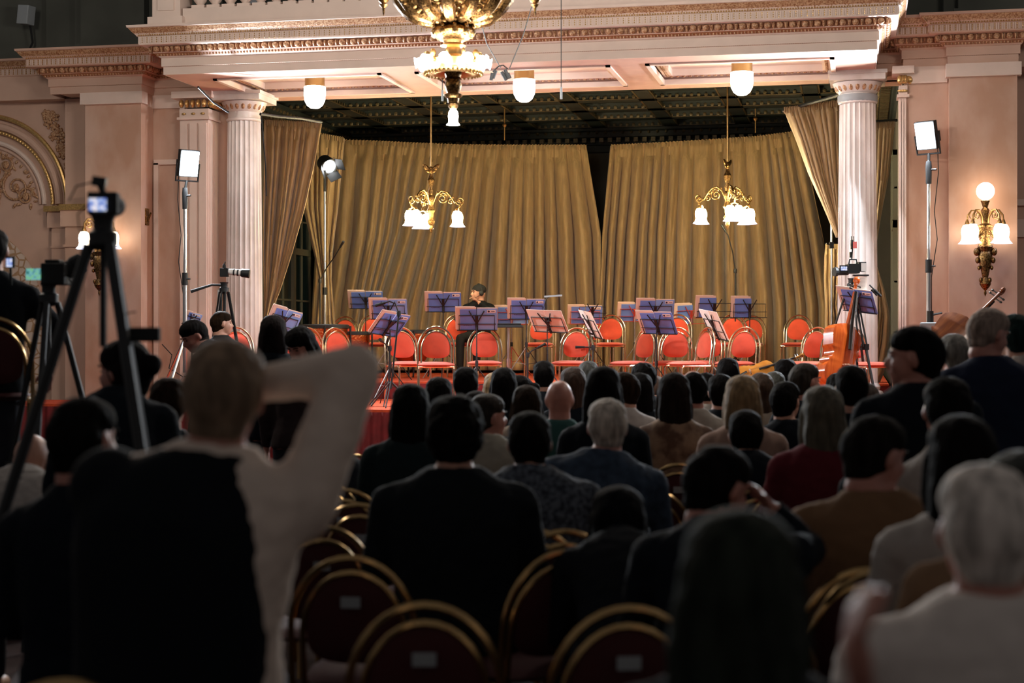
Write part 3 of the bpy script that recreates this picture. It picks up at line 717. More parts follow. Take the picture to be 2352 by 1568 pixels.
sconce(228, 540, 18.18, 'gilt wall sconce with bell shades partly hidden by the tripod, on the left wall pier', False)
# LED panel lights
def ledlight(px, y, dc, zbase, yaw, tilt, label, power, polepx, flip):
    c = at(px, y, dc); b = on(polepx, dc, zbase)
    t = thing('stage_light', label, 'stage light', b, 0, 'LED panels on tall stands')
    k = 1.0; top = c-b
    MB().tube([(0, 0, .35), (0, 0, top.z*.52)], .026, 10).build('lower_pole', 'chrome', t)
    MB().tube([(0, 0, top.z*.5), (0, 0, top.z-.32)], .019, 10).build('upper_pole', 'chrome', t)
    cl = MB().lathe([(.035, -.07), (.035, .07)], 10, (0, 0, top.z*.52)); cl.tube([(0, 0, top.z*.52), (.07, -.02, top.z*.52)], .01, 6)
    cl.build('clamp', 'black', t); cl = MB(); cl.lathe([(.03, -.18), (.034, 0), (.028, .06)], 10, (0, 0, top.z-.33)); cl.tube([(0, 0, top.z-.36), (.08, -.03, top.z-.36)], .012, 6); cl.build('clamp', 'black', t)
    for i in range(3):
        a = 2*PI*i/3+.5; MB().tube([(0, 0, .75), (.55*math.cos(a), .55*math.sin(a), .01)], .014, 8).build('leg', 'chrome', t)
    mt = Euler((tilt, 0, yaw)).to_matrix()     # panel faces local -Y
    hd = MB(); hd.box(top+mt @ V((0, .045, 0)), (.23, .07, .30), mt); hd.box(top+mt @ V((0, .10, 0)), (.12, .05, .16), mt)
    hd.box(top+mt @ V((flip*-.05, .15, -.03)), (.07, .06, .11), mt)
    hd.build('housing', 'black', t, False)
    yk = MB().tube([top+mt @ V((-.135, .04, 0)), top+mt @ V((-.135, .04, -.2)), top+mt @ V((.135, .04, -.2)), top+mt @ V((.135, .04, 0))], .012, 6)
    yk.tube([top+mt @ V((0, .04, -.2)), V((0, 0, top.z-.3))], .016, 8); yk.build('yoke', 'black', t)
    MB().box(top+mt @ V((0, .004, 0)), (.205, .012, .275), mt).build('light_face', 'led', t, False)
    q = V((0, 0, 0)); pts = [top+mt @ V((flip*-.05, .17, -.08)), V((-.10*flip, .03, top.z-.4)), V((-.06*flip, .03, top.z-.8)), V((-.09*flip, .03, top.z-1.1)), V((-.03*flip, .03, top.z-1.5)), V((-.03*flip, .03, top.z-2.2))]
    MB().tube(pts, .005, 5).build('cable', 'rubber', t)
    wp = b+top+mt @ V((0, -.03, 0)); d = lamp('panel_light_beam', 'AREA', wp, power, (.86, .93, 1), .2, wp+mt @ V((0, -1, 0)), sy=.27)
    return t
ledlight(436, 376, 18.6, .84, TH+.62, .22, 'bright LED panel on a chrome stand left of the left column', 150, 425, 1)
t = ledlight(2124, 312, 17.6, .84, TH-.75, .25, 'bright LED panel on a chrome stand right of the right column', 150, 2133, -1)
b = on(2141, 17.4, 0); sh = thing('battery_box', 'grey metal box on the stand of the right LED panel', 'box', (b.x, b.y, 1.42))
MB().box((0, 0, .15), (.29, .12, .34), None, .85, 1).build('case', 'grey', sh, False, bevel=.01); MB().tube([(-.02, 0, .3), (-.02, 0, .44)], .035, 8).tube([(0, 0, .4), (.1, -.02, .42)], .012, 6).build('clamp', 'black', sh)
# Fresnel
fp = at(756, 382, 23.0); fb = on(746, 23.0, .84)
fr_ = thing('spotlight', 'round theatre spotlight with barn doors on a tall chrome stand before the back curtain', 'spotlight', fb)
tp = fp-fb; tgt = V((-3.0, 18, 1.6)); dv = (V((.55, -.6, -.35))).normalized(); qm = dv.to_track_quat('Z', 'Y').to_matrix()
MB().tube([(0, 0, .4), (0, 0, 1.4)], .022, 10).build('lower_pole', 'chrome', fr_); MB().tube([(0, 0, 1.4), (0, 0, tp.z-.2)], .016, 10).build('upper_pole', 'chrome', fr_)
for i in range(3):
    a = 2*PI*i/3+.3; MB().tube([(0, 0, .7), (.5*math.cos(a), .5*math.sin(a), .01)], .012, 8).build('leg', 'chrome', fr_)
MB().lathe([(.09, -.2), (.11, -.18), (.12, -.02), (.12, .02), (.10, .02), (.09, .0)], 20, tp, qm).tube([(0, 0, tp.z-.35), (0, 0, tp.z-.05)], .02, 8).lathe([(.035, -.05), (.035, .05)], 8, (0, 0, 1.4)).build('housing', 'black', fr_)
MB().lathe([(.0, .012), (.088, .008), (.088, 0)], 20, tp, qm).build('lens', 'lens', fr_)
for i in range(4):
    a = PI/2*i+.5; c = V((math.cos(a)*.13, math.sin(a)*.13, .08))
    mt2 = qm @ Euler((0, 0, a)).to_matrix() @ Euler((0, .45, 0)).to_matrix()
    MB().box(tp+qm @ c, (.006, .17, .15), mt2).build('barn_door', 'black', fr_, False)
lamp('spotlight_beam', 'SPOT', fp+dv*.16, 30, (.95, .96, 1), .08, fp+dv, spot_size=1.7, spot_blend=.6)

# ---------------------------------------------------------------- chairs
def make_chair(name, label, fab, tube_, tagplate):
    t = thing(name, label, 'chair')
    def lean(z): return .17+max(0, z-.42)*.16
    op = [V((-.2, lean(0)+.03, 0)), V((-.2, .165, .3))]+[V((.2*math.cos(PI-a), lean(.62+.25*math.sin(a)), .62+.24*math.sin(a))) for a in [PI*i/18 for i in range(19)]]+[V((.2, .165, .3)), V((.2, lean(0)+.03, 0))]
    MB().tube(op, .0115, 8).build('back_frame', tube_, t)
    ip = [V((-.165, .16, .44))]+[V((.165*math.cos(PI-a), lean(.60+.21*math.sin(a))-.012, .60+.21*math.sin(a))) for a in [PI*i/16 for i in range(17)]]+[V((.165, .16, .44))]
    MB().tube(ip, .0105, 8).build('inner_frame', tube_, t)
    def bk(sg):
        def fn(u, v):
            a = 2*PI*u; r_ = v
            x = .152*math.copysign(abs(math.cos(a))**.75, math.cos(a)); zz = math.sin(a)
            z = (.175 if zz > 0 else .11)*math.copysign(abs(zz)**(.9 if zz > 0 else .6), zz)
            zc_ = .625+z*r_
            return V((x*r_, lean(zc_)-.012+sg*(.022*(1-r_**4)+.004), zc_))
        return fn
    b = MB().grid(bk(-1), 28, 7, True); b.grid(bk(1), 28, 7, True)
    b.grid(lambda u, v: bk(-1)(u, 1)*(1-v)+bk(1)(u, 1)*v, 28, 1, True)
    b.build('backrest', fab, t)
    s = MB()
    def st(sg):
        def fn(u, v):
            a = 2*PI*u; x = .205*math.copysign(abs(math.cos(a))**.5, math.cos(a)); y = .205*math.copysign(abs(math.sin(a))**.5, math.sin(a))
            return V((x*v*(1 if y < 0 else .93), y*v-.03, .45+sg*(.03*(1-v**5))))
        return fn
    s.grid(st(1), 28, 7, True); s.grid(st(-1), 28, 3, True); s.build('seat', fab, t)
    MB().tube([(-.185, .16, .425), (-.19, -.19, .425), (.19, -.19, .425), (.185, .16, .425)], .010, 6).build('seat_rail', tube_, t)
    for sg in (-1, 1): MB().tube([(sg*.185, .02, .425), (sg*.187, -.18, .425), (sg*.187, -.205, .405), (sg*.19, -.22, 0)], .0115, 8).build('front_leg', tube_, t)
    if tagplate: MB().box((0, lean(.72)+.022, .72), (.062, .004, .035)).build('number_tag', 'grey', t, False)
    return t
sc0 = make_chair('stage_chair', '', 'redfab', 'tube', False); used = [False]
def schair(px, dc, z, rot, label):
    c = sc0 if not used[0] else copy_tree(sc0); used[0] = True
    p = on(px, dc, z); c.location = p; c.rotation_euler.z = TH+rot
    c['label'] = label; c['category'] = 'chair'; c['group'] = 'red chairs set out on the stage'
    return c
ZA, ZB = .84, 1.05
for a in [
 (240, 20.5, ZA, .95, 'red chair turned right against the left wall, seen between the tripod legs'),
 (490, 20.0, ZA, .5, 'red chair behind the bending man, just left of the left column'),
 (554, 18.3, ZA, .45, 'red chair standing in front of the left column'),
 (655, 18.9, ZA, .5, 'red chair mostly hidden behind the standing dark-haired woman at stage left'),
 (735, 19.4, ZA, .75, 'red chair in front of the leftmost kettledrum'),
 (795, 19.6, ZA, .7, 'red chair in front of the second kettledrum'),
 (937, 18.6, ZA, .45, 'red chair turned slightly right, behind the two stacked blue music stands'),
 (1002, 18.0, ZA, .05, 'red chair facing straight forward in the front row, nearest the lower step'),
 (1113, 19.2, ZA, .02, 'front row red chair behind the blue music stand left of centre'),
 (1312, 19.2, ZA, -.35, 'front row red chair right of the stand holding a pink score'),
 (1452, 19.0, ZA, -.95, 'red chair turned sharply left in front of the grey-brass chair at centre right'),
 (1540, 19.1, ZA, -.4, 'front row red chair under the tilted blue folder at centre right'),
 (1584, 18.6, ZA, -1.15, 'red chair seen almost edge on, right of the tilted blue folder'),
 (1610, 19.3, ZA, -.7, 'red chair close behind the edge-on chair at centre right'),
 (1690, 18.8, ZA, -.62, 'red chair turned left beside the slanting white score'),
 (1850, 18.6, ZA, -.8, 'red chair behind the violin scroll, left of the cello'),
 (1890, 18.3, ZA, -.9, 'red chair directly left of the cello body'),
 (1990, 17.9, ZA, .55, 'dark red chair in front of the right column, right of the cello'),
 (860, 22.8, ZB, .2, 'back row red chair under the leftmost blue folders'),
 (1055, 22.8, ZB, .15, 'back row red chair below the seated man with headphones'),
 (1240, 22.8, ZB, -.12, 'back row red chair behind the pink score'),
 (1375, 24.0, ZB, .1, 'rear red chair half hidden behind the chair at the window gap'),
 (1402, 22.8, ZB, -.1, 'back row red chair standing free below the window gap'),
 (1553, 22.6, ZB, -.2, 'back row red chair behind the three stands at centre right'),
 (1684, 22.4, ZB, -.1, 'back row red chair under the empty black desk at right'),
 (1722, 23.8, ZB, -.3, 'rear red chair peeping out behind the back row chair at right'),
 (1830, 23.0, ZB, .55 if 0 else -.3, 'back row red chair standing alone at the right, left of the cello'),
 (790, 24.4, ZB, .0, 'rear red chair behind the kettledrums')]: schair(*a)

# ---------------------------------------------------------------- music stands
def mstand(px, py, dc, z, rot=0, roll=0, tilt=.62, wire='black', folder='blue', w_=.47, h_=.30, label='', flabel='', off=0, rotf=0, half=False, light=False):
    p = at(px, py, dc); b = V((p.x, p.y, z)); hz = p.z-z
    t = thing('music_stand', label, 'music stand', b, TH+rot, 'folding music stands on the stage')
    MB().tube([(0, 0, .3), (0, 0, hz*.6)], .010, 8).build('lower_pole', wire if wire == 'black' else 'chrome', t)
    MB().tube([(0, 0, hz*.55), (0, 0, hz-.06)], .0065, 8).build('upper_pole', wire if wire == 'black' else 'chrome', t)
    lg = MB().lathe([(.018, -.03), (.018, .03)], 8, (0, 0, .45))
    lg.build('hub', 'black', t)
    for i in range(3):
        a = 2*PI*i/3+.5+rot; q = V((math.cos(a), math.sin(a), 0))
        MB().tube([V((0, 0, .42)), q*.32+V((0, 0, .01))], .006, 6).tube([V((0, 0, .2)), q*.15+V((0, 0, .22))], .004, 5).build('leg', 'grey' if i == 1 else wire, t)
    # desk plane: local x right, y up the slope, z toward player (+Y)
    mt = Euler((PI/2-.0, 0, 0)).to_matrix()
    A = Matrix.Translation((0, 0, hz)) @ Matrix.Rotation(roll, 4, 'Y') @ Matrix.Rotation(tilt, 4, 'X')
    # local (x, y(thickness, + = player side), z up slope)
    d = MB(); W = w_*.5*.86; hh = h_*.5
    wr = .0048
    d.tube([A @ V((-W, 0, -hh)), A @ V((-W, 0, hh*.35)), A @ V((W, 0, hh*.35)), A @ V((W, 0, -hh))], wr, 6)
    d.tube([A @ V((-W*1.12, 0, -hh)), A @ V((W*1.12, 0, -hh))], wr*1.3, 6); d.tube([A @ V((-W*1.08, -.004, -hh*.42)), A @ V((W*1.08, -.004, -hh*.42))], wr*.9, 6)
    d.tube([A @ V((0, -.01, -hh*.4)), A @ V((-W*.42, -.008, hh*.78))], wr*1.4, 6); d.tube([A @ V((0, -.01, -hh*.4)), A @ V((W*.42, -.008, hh*.78))], wr*1.4, 6)
    d.prism([(-.014, -hh*1.05), (.014, -hh*1.05), (.018, hh*.35), (-.018, hh*.35)], .012, A @ Matrix.Rotation(PI/2, 4, 'X') @ Matrix.Translation((0, 0, .002)))
    d.tube([A @ V((0, -.02, -hh*.7)), V((0, 0, hz-.1))], .011, 6)
    d.build('desk_frame', wire, t)
    if folder:
        ff = thing('music_folder', flabel, 'music folder', b, TH+rot, 'sheet music folders on the stands')
        B = A @ Matrix.Translation((off, 0, 0)) @ Matrix.Rotation(rotf, 4, 'Y')
        def slab(x0, x1, y0, y1, z0, z1): m = MB(); m.bb((x0, y0, z0), (x1, y1, z1)); m.xf(B); return m
        L = -w_/2; Rr = 0.0 if half else w_/2
        if folder == 'blue':
            slab(L+.045, -.003 if not half else .02, .006, .009, -hh, hh*.86).build('left_cover', 'blue', ff, False)
            if not half: slab(.003, Rr, .006, .009, -hh, hh*.92).build('right_cover', 'ltblue' if R.random() < .5 else 'blue', ff, False)
            pg = slab(L, -.005 if not half else .01, .011, .015, -hh, hh*1.04)
            q = slab(L-.008, -.02, .017, .020, -hh+.004, hh*1.09); pg.add(q.v, q.f)
            if not half: q = slab(.004, Rr-.006, .011, .014, -hh, hh*1.0); pg.add(q.v, q.f)
            pg.build('pages', 'page', ff, False)
            if not half:
                lb = slab(Rr-.115, Rr-.02, .0035, .0055, hh*.58, hh*.82).build('title_label', 'wpage', ff, False)
                q = slab(Rr-.07, Rr-.03, .002, .003, hh*.68, hh*.72)
                m = MB().lathe([(.0001, -.001), (.012, -.001), (.012, .001)], 10, (0, 0, 0), Euler((PI/2, 0, 0)).to_matrix()); m.xf(B @ Matrix.Translation((Rr-.098, .002, hh*.70)))
                m.add(q.v, q.f); m.build('emblem', 'ink', lb)
            sc = MB()
            for i in range(9):
                x = L+.08+i*.012; h2 = R.uniform(.004, .012)
                q = slab(x, x+.006, .004, .0055, -hh*.62, -hh*.62+h2); sc.add(q.v, q.f)
            sc.build('handwriting', 'ink', ff, False)
        else:
            slab(L, -.002, .006, .012, -hh, hh).build('left_page', 'page' if folder == 'pink' else 'wpage', ff, False)
            if not half: slab(.002, Rr, .006, .012, -hh, hh).build('right_page', 'page', ff, False)
    if light:
        l = thing('stand_light', 'slim LED reading lamp clipped to the stand holding the pink score', 'reading lamp', b, TH+rot)
        MB().box(V((0.03, .0, hz+.03)), (.05, .05, .06)).build('clip', 'black', l)
        MB().tube([V((.0, 0, hz+.03)), V((-.06, .02, hz+.16)), V((-.03, .03, hz+.26)), V((.02, .03, hz+.285))], .005, 6).build('gooseneck', 'black', l)
        MB().box(V((.06, .03, hz+.29)), (.22, .03, .02), (0, -.05, 0)).build('lamp_head', 'grey', l, False)
    return t
LS = [
 (840, 689, 22.5, ZB, .0, 0, .7, 'black', 'blue', 'leftmost high music stand, rear of the overlapping pair', 'blue folder on the leftmost high stand'),
 (892, 710, 20.6, ZB, .0, 0, .62, 'black', 'blue', 'music stand in front of the leftmost high stand', 'blue folder overlapping the leftmost one, in front of it'),
 (1018, 694, 21.6, ZB, .0, 0, .6, 'black', 'blue', 'music stand just left of the man with headphones', 'blue folder just left of the man with headphones'),
 (1095, 733, 18.8, ZA, .0, 0, .6, 'black', 'blue', 'black music stand in the front row below the man with headphones', 'wide open blue folder below the man with headphones'),
 (1175, 724, 23.3, ZB, .0, 0, .6, 'redwire', 'blue', 'red wire music stand behind the stand right of the man with headphones', 'blue folder in the red wire stand left of centre'),
 (1209, 710, 21.0, ZB, .0, 0, .6, 'black', 'blue', 'music stand left of and behind the pink score', 'blue folder left of and behind the pink score'),
 (1344, 723, 22.8, ZB, .0, 0, .6, 'redwire', 'blue', 'red wire music stand behind the empty black desk below the window gap', 'blue folder in the red wire stand below the window gap'),
 (1458, 717, 23.0, ZB, .0, 0, .6, 'redwire', 'blue', 'red wire music stand hidden at the left of the pair at centre right', 'blue folder at the far left of the centre right group'),
 (1505, 711, 20.6, ZB, .0, 0, .6, 'black', 'blue', 'music stand behind the tilted one at centre right', 'upper blue folder with a white label at centre right'),
 (1641, 705, 20.8, ZB, .0, 0, .55, 'black', 'half', 'music stand with its right half empty, right of the red wire stand', 'half-width blue folder left of the empty wire desk'),
 (1722, 706, 21.2, ZB, -.1, 0, .55, 'black', 'half', 'rightmost high music stand with its right half empty', 'half-width blue folder on the rightmost high stand'),
]
for (px, py, dc, z, rot, roll, tilt, wire, fo, l1, l2) in LS:
    mstand(px, py, dc, z, rot, roll, tilt, wire, 'blue', label=l1, flabel=l2, half=(fo == 'half'))
mstand(896, 745, 18.2, ZA, .75, .12, .75, 'black', 'blue', .40, .32, 'steeply tilted low music stand at the left end of the front row', 'blue folder tilted on the low left stand')
mstand(1257, 738, 18.9, ZA, -.55, .04, .7, 'black', 'pink', .46, .32, 'music stand holding a pink score, front row centre', 'open pinkish score seen from behind at front centre', light=True)
mstand(1361, 711, 21.6, ZB, .0, 0, .55, 'black', None, .40, .24, 'empty black wire music stand below the window gap')
mstand(1508, 742, 18.8, ZA, -.5, .02, .7, 'black', 'blue', .44, .32, 'tilted front row music stand at centre right', 'lower tilted blue folder at centre right')
mstand(1588, 721, 23.4, ZB, .0, -.05, .5, 'redwire', 'blue', .48, .32, 'red wire music stand between the two groups at centre right', 'blue folder with a pinkish page behind red wires', half=True)
mstand(1355, 745, 19.0, ZA, -1.25, .1, .5, 'black', 'white', .40, .34, 'music stand seen edge on with a white sheet, centre', 'white sheet seen edge on beside the empty desk')
mstand(1638, 746, 18.6, ZA, -1.22, .1, .5, 'black', 'white', .44, .36, 'music stand seen edge on with a slanting white score at right', 'slanting white score seen edge on')
mstand(1968, 691, 17.6, ZA, -.6, .12, .8, 'black', 'blue', .40, .34, 'tilted music stand in front of the right column', 'tilted blue folder in front of the right column')
mstand(652, 737, 18.6, ZA, .5, .25, .5, 'black', 'blue', .36, .30, 'music stand right of the left column behind the dark-haired woman', 'folder with loose pages right of the left column')
mstand(441, 733, 19.0, ZA, .45, .25, .5, 'black', 'blue', .20, .17, 'small music stand above the bending man', 'small blue folder above the bending man')
# flat tray stand
p = on(1158, 19.4, ZA); tr = thing('percussion_tray', 'flat dark tray on a chrome stand behind the front row, centre', 'tray stand', p, TH)
MB().box((0, 0, .88), (.46, .30, .035), None, .85, .9).box((0, 0, .905), (.40, .26, .012)).build('tray', 'black', tr, False, bevel=.008)
MB().tube([(.05, 0, .25), (.05, 0, .86)], .016, 10).lathe([(.026, .4), (.026, .5)], 10, (.05, 0, 0)).build('pole', 'chrome', tr)
for i in range(3):
    a = 2*PI*i/3; MB().tube([(.05, 0, .4), (.05+.3*math.cos(a), .3*math.sin(a), .01)], .011, 6).build('leg', 'chrome', tr)
# mic stands
def micstand(base, pts, label, legs=True, mic=None, m='black', r=.010):
    t = thing('microphone_stand', label, 'microphone stand', base, TH, 'boom microphone stands')
    MB().tube([(0, 0, .2)]+[pts[0]], r, 8).build('pole', m, t)
    MB().tube(pts, r*.75, 8).build('boom', m, t)
    MB().lathe([(.02, -.03), (.024, 0), (.02, .03)], 8, pts[0]).build('clutch', 'black', t)
    e = V(pts[-1]); d = (e-V(pts[-2])).normalized()
    MB().tube([e, e+d*.11], [.014, .018], 10).build('microphone', 'black' if not mic else mic, t)
    for i in range(3):
        a = 2*PI*i/3+.4; MB().tube([(0, 0, .28), (.28*math.cos(a), .28*math.sin(a), .01)], .007, 6).build('leg', 'black', t)
    return t
def lp(px, py, base, dc):   # picture point -> local of a stand rotated by TH
    return Matrix.Rotation(-TH, 3, 'Z') @ (at(px, py, dc)-base)
b = on(735, 22.4, ZB); micstand(b, [lp(735, 645, b, 22.4), lp(750, 615, b, 22.4), lp(768, 590, b, 22.2), lp(781, 568, b, 22.1)], 'black boom microphone stand by the left curtain')
b = on(1689, 22.6, ZB); micstand(b, [lp(1689, 622, b, 22.6), lp(1683, 580, b, 22.5), lp(1672, 540, b, 22.4), lp(1667, 532, b, 22.4)], 'tall black boom microphone stand under the right pendant lamp')
b = on(1212, 19.0, ZA); micstand(b, [lp(1212, 815, b, 19), lp(1222, 805, b, 19), lp(1234, 799, b, 19)], 'low black microphone stand in front of the back row chair at centre')
b = on(893, 17.8, ZA); micstand(b, [lp(895, 800, b, 17.8), lp(885, 790, b, 17.8), lp(879, 785, b, 17.7)], 'black microphone tripod below the tilted left folder')
b = on(898, 17.5, ZA); micstand(b, [lp(916, 720, b, 17.5), lp(908, 697, b, 17.5), lp(895, 692, b, 17.5), lp(885, 695, b, 17.5)], 'gooseneck microphone stand curving over the tilted left folder')
b = on(1362, 19.3, ZA); micstand(b, [lp(1362, 798, b, 19.3), lp(1352, 797, b, 19.3), lp(1343, 797, b, 19.3)], 'short black microphone stand below the empty wire desk')
b = on(1910, 20.5, ZA); t = thing('light_stand', 'slim chrome pole with a black clamp left of the right column', 'stand', b, TH)
MB().tube([(0, 0, 0.3), (0, 0, lp(1907, 480, b, 20.5).z)], .014, 8).build('pole', 'chrome', t); z = lp(1907, 563, b, 20.5).z
MB().box((0, 0, z), (.05, .05, .08)).tube([(0, 0, z), (-.07, -.02, z+.02)], .01, 6).build('clamp', 'black', t)
for i in range(3):
    a = 2*PI*i/3+.4; MB().tube([(0, 0, .35), (.35*math.cos(a), .35*math.sin(a), .01)], .010, 6).build('leg', 'chrome', t)
# kettledrums
kd = None
for px, dc, z, r_, lab in ((741, 21.4, ZB, .33, 'copper kettledrum at far left of the stage'), (800, 22.0, ZB, .29, 'copper kettledrum second from left'), (944, 22.2, ZB, .30, 'copper kettledrum behind the two low left chairs')):
    p = on(px, dc, z)
    if kd is None:
        kd = thing('kettledrum', lab, 'kettledrum', p, 0, 'copper kettledrums')
        MB().lathe([(.08, .18), (.2, .24), (.28, .38), (.32, .55), (.325, .66)], 28).build('bowl', 'copper', kd)
        MB().lathe([(.33, .655), (.345, .66), (.345, .70), (.33, .71), (.32, .705)], 28).build('hoop', 'black', kd)
        MB().lathe([(.0, .703), (.325, .704), (.325, .70)], 28).build('drumhead', 'wpage', kd)
        for i in range(4):
            a = PI/2*i+.4; MB().tube([(.36*math.cos(a), .36*math.sin(a), .69), (.36*math.cos(a), .36*math.sin(a), .30), (.25*math.cos(a), .25*math.sin(a), .02)], .014, 8).build('strut', 'black', kd)
    else:
        c = copy_tree(kd); c.location = p; c.scale = (r_/.33,)*3; c['label'] = lab
# ---------------------------------------------------------------- string instruments
def outline(t):   # half width of a cello-like body, t 0 bottom .. 1 top (unit: lower bout 1)
    pts = [(0, 0), (.02, .35), (.07, .68), (.15, .92), (.24, 1.0), (.33, .95), (.40, .80), (.43, .86), (.47, .68), (.53, .62), (.58, .66), (.62, .80), (.645, .72), (.70, .75), (.80, .80), (.88, .76), (.95, .52), (.985, .22), (1, 0)]
    for i in range(len(pts)-1):
        if pts[i][0] <= t <= pts[i+1][0]:
            f = (t-pts[i][0])/(pts[i+1][0]-pts[i][0]); return pts[i][1]*(1-f)+pts[i+1][1]*f
    return 0
def strings(name, label, cat, L, W, D, m, mtx, neck=.75, shoulders=False, m2='wood', pin=0):
    t = bpy.data.objects.new(name, None); C.objects.link(t); t.matrix_world = mtx; tag(t, label, cat)
    N = 48
    def plate(sg):
        def fn(u, v):
            z = u; hw = outline(z)*W/2*1.0
            x = (v*2-1)*hw
            e = (1-(v*2-1)**2)*min(1, z*6)*min(1, (1-z)*6)
            return V((x, sg*(D/2+.16*D*e+.0), z*L))
        return fn
    b = MB().grid(plate(-1), N, 12); b.grid(plate(1), N, 12)
    for e in (0, 1): b.grid(lambda u, v, e=e: plate(-1)(u, e)*(1-v)+plate(1)(u, e)*v, N, 2)
    b.build('body', m, t)
    k = L/.75
    nk = MB(); nl = L*neck
    nk.tube([(0, -D*.35, L*.96), (0, -D*.55, L+nl*.5), (0, -D*.62, L+nl*.80)], [.022*k, .016*k, .014*k], 10)
    nk.tube([(0, -D*.62, L+nl*.80), (0, -D*.66, L+nl*.98)], [.016*k, .02*k], 8)
    sp = []
    for i in range(24):
        q = i/23; a = -PI/2-q*3.2*PI; r_ = .030*k*(1-q*.75); sp.append((0, -D*.66-.03*k*0+r_*math.cos(a)*1.0-.0, L+nl*.98+.035*k+r_*math.sin(a)))
    nk.tube(sp, [.022*k*(1-.4*i/23) for i in range(24)], 8); nk.build('neck', m2, t)
    fb = MB().tube([(0, -D*.95, L*.62), (0, -D*.80, L*.9), (0, -D*.80, L+nl*.79)], [.028*k, .024*k, .018*k], 8, True, .45); fb.build('fingerboard', 'ebony', t)
    bz = L*.40; br = MB(); yb = -D/2-.16*D
    br.bb((-.035*k, yb-.07*k, bz-.006), (.035*k, yb-.035*k, bz+.006)); br.bb((-.045*k, yb-.04*k, bz-.006), (-.02*k, yb, bz+.006)); br.bb((.02*k, yb-.04*k, bz-.006), (.045*k, yb, bz+.006)); br.build('bridge', 'bowhair', t, False)
    tp_ = MB().tube([(0, yb-.06*k, bz-.06*k), (0, yb-.01*k, L*.03)], [.028*k, .016*k], 8, True, .4); tp_.build('tailpiece', 'ebony', t)
    sr = MB()
    for i in range(4):
        x = (-.018+.012*i)*k; sr.tube([(x, yb-.05*k, bz-.06*k), (x, yb-.075*k, bz), (x*.5, -D*.80-.02*k, L+nl*.80)], .0012*k, 4)
    sr.build('strings', 'chrome', t)
    fh = MB()
    for sg in (-1, 1):
        ps = [(sg*(.085+.02*math.sin(a))*k, yb+.008*k, bz+(a/PI)*.055*k) for a in [-PI+2*PI*i/14 for i in range(15)]]
        for q in range(15): ps[q] = (sg*(.088*k+.022*k*math.sin((q/14-.5)*PI*1.6)*-1), yb+.016*k, bz+(q/14-.5)*.13*k)
        fh.tube(ps, [.0075*k if 0 < q < 14 else .011*k for q in range(15)], 6, True)
    fh.build('f_holes', 'ebony', t)
    pg = MB()
    for i in range(4):
        z = L+nl*(.83+.04*i); sg = 1 if i % 2 else -1; pg.tube([(0, -D*.64, z), (sg*.06*k, -D*.64, z)], .006*k, 6); pg.ell((sg*.07*k, -D*.64, z), (.016*k, .007*k, .012*k), None, 6, 5)
    pg.build('peg', 'ebony', t)
    if pin: MB().tube([(0, 0, 0), (0, 0, -pin)], .006, 6).build('endpin', 'chrome', t)
    return t
def pose(loc, yaw, tiltx, tilty): return Matrix.Translation(loc) @ Matrix.Rotation(TH+yaw, 4, 'Z') @ Matrix.Rotation(tilty, 4, 'Y') @ Matrix.Rotation(tiltx, 4, 'X')
b = on(1918, 17.3, .98)
strings('cello', 'orange varnished cello leaning beside the chairs in front of the right column', 'cello', .78, .54, .14, 'wood', pose(b, .6, -.12, .30), .58, pin=.14)
b = on(1735, 17.0, 0); b.z = at(1735, 838, 17.0).z
b = at(1688, 872, 16.6)
strings('viola', 'honey coloured viola lying on a black case with its scroll pointing right', 'viola', .42, .25, .045, 'honey', Matrix.Translation(b) @ Matrix.Rotation(TH, 4, 'Z') @ Matrix.Rotation(1.25, 4, 'Y') @ Matrix.Rotation(-.75, 4, 'Z'), .66, m2='honey')
ic = on(1728, 16.9, ZA); tag(MB().box((0, 0, .13), (.8, .3, .26), (0, 0, TH), .96, .94).build('instrument_case', 'rubber', None, False, ic, bevel=.03), 'black instrument case under the viola on the lower platform', 'instrument case')
b = at(2100, 862, 16.2)
strings('double_bass', 'dark brown double bass leaning diagonally at the right with its scroll up', 'double bass', .78, .50, .17, 'darkwood', pose(b, 0, -.15, .80) @ Matrix.Rotation(2.6, 4, 'Z'), .62, m2='darkwood')
# ---------------------------------------------------------------- people
def rem(o, vx, sm=2, disp=0, ds=.03):
    m = o.modifiers.new('union', 'REMESH'); m.mode = 'VOXEL'; m.voxel_size = vx; m.use_smooth_shade = True
    s = o.modifiers.new('smooth', 'SMOOTH'); s.factor = .5; s.iterations = sm
    if disp:
        t = bpy.data.textures.get('strands') or bpy.data.textures.new('strands', 'CLOUDS'); t.noise_scale = .035
        d = o.modifiers.new('tousle', 'DISPLACE'); d.texture = t; d.strength = disp; d.mid_level = .5; d.texture_coords = 'LOCAL'
    return o
def hand(mb, wr, d, nrm, k=1.0, curl=.5):
    wr = V(wr); d = V(d).normalized(); nrm = V(nrm); nrm = (nrm-d*nrm.dot(d)).normalized(); s = d.cross(nrm)
    mt = Matrix((s, d, nrm)).transposed()
    mb.ell(wr+d*.045*k, (.04*k, .052*k, .017*k), mt, 10, 7)
    for i, L in enumerate((.062, .074, .07, .055)):
        b = wr+d*.085*k+s*(-.03+.02*i)*k
        a1 = curl; p1 = b+(d*math.cos(a1)+nrm*-math.sin(a1))*L*.5*k; a2 = curl*2.3; p2 = p1+(d*math.cos(a2)+nrm*-math.sin(a2))*L*.5*k
        mb.tube([b-d*.02*k, b, p1, p2], [.0095*k, .0092*k, .0085*k, .0065*k], 7)
    b = wr+d*.03*k-s*.03*k; mb.tube([b, b+(-s*.7+d*.6)*.035*k, b+(-s*.7+d*.9-nrm*.3)*.06*k], [.012*k, .0105*k, .008*k], 7)
PN = [0]
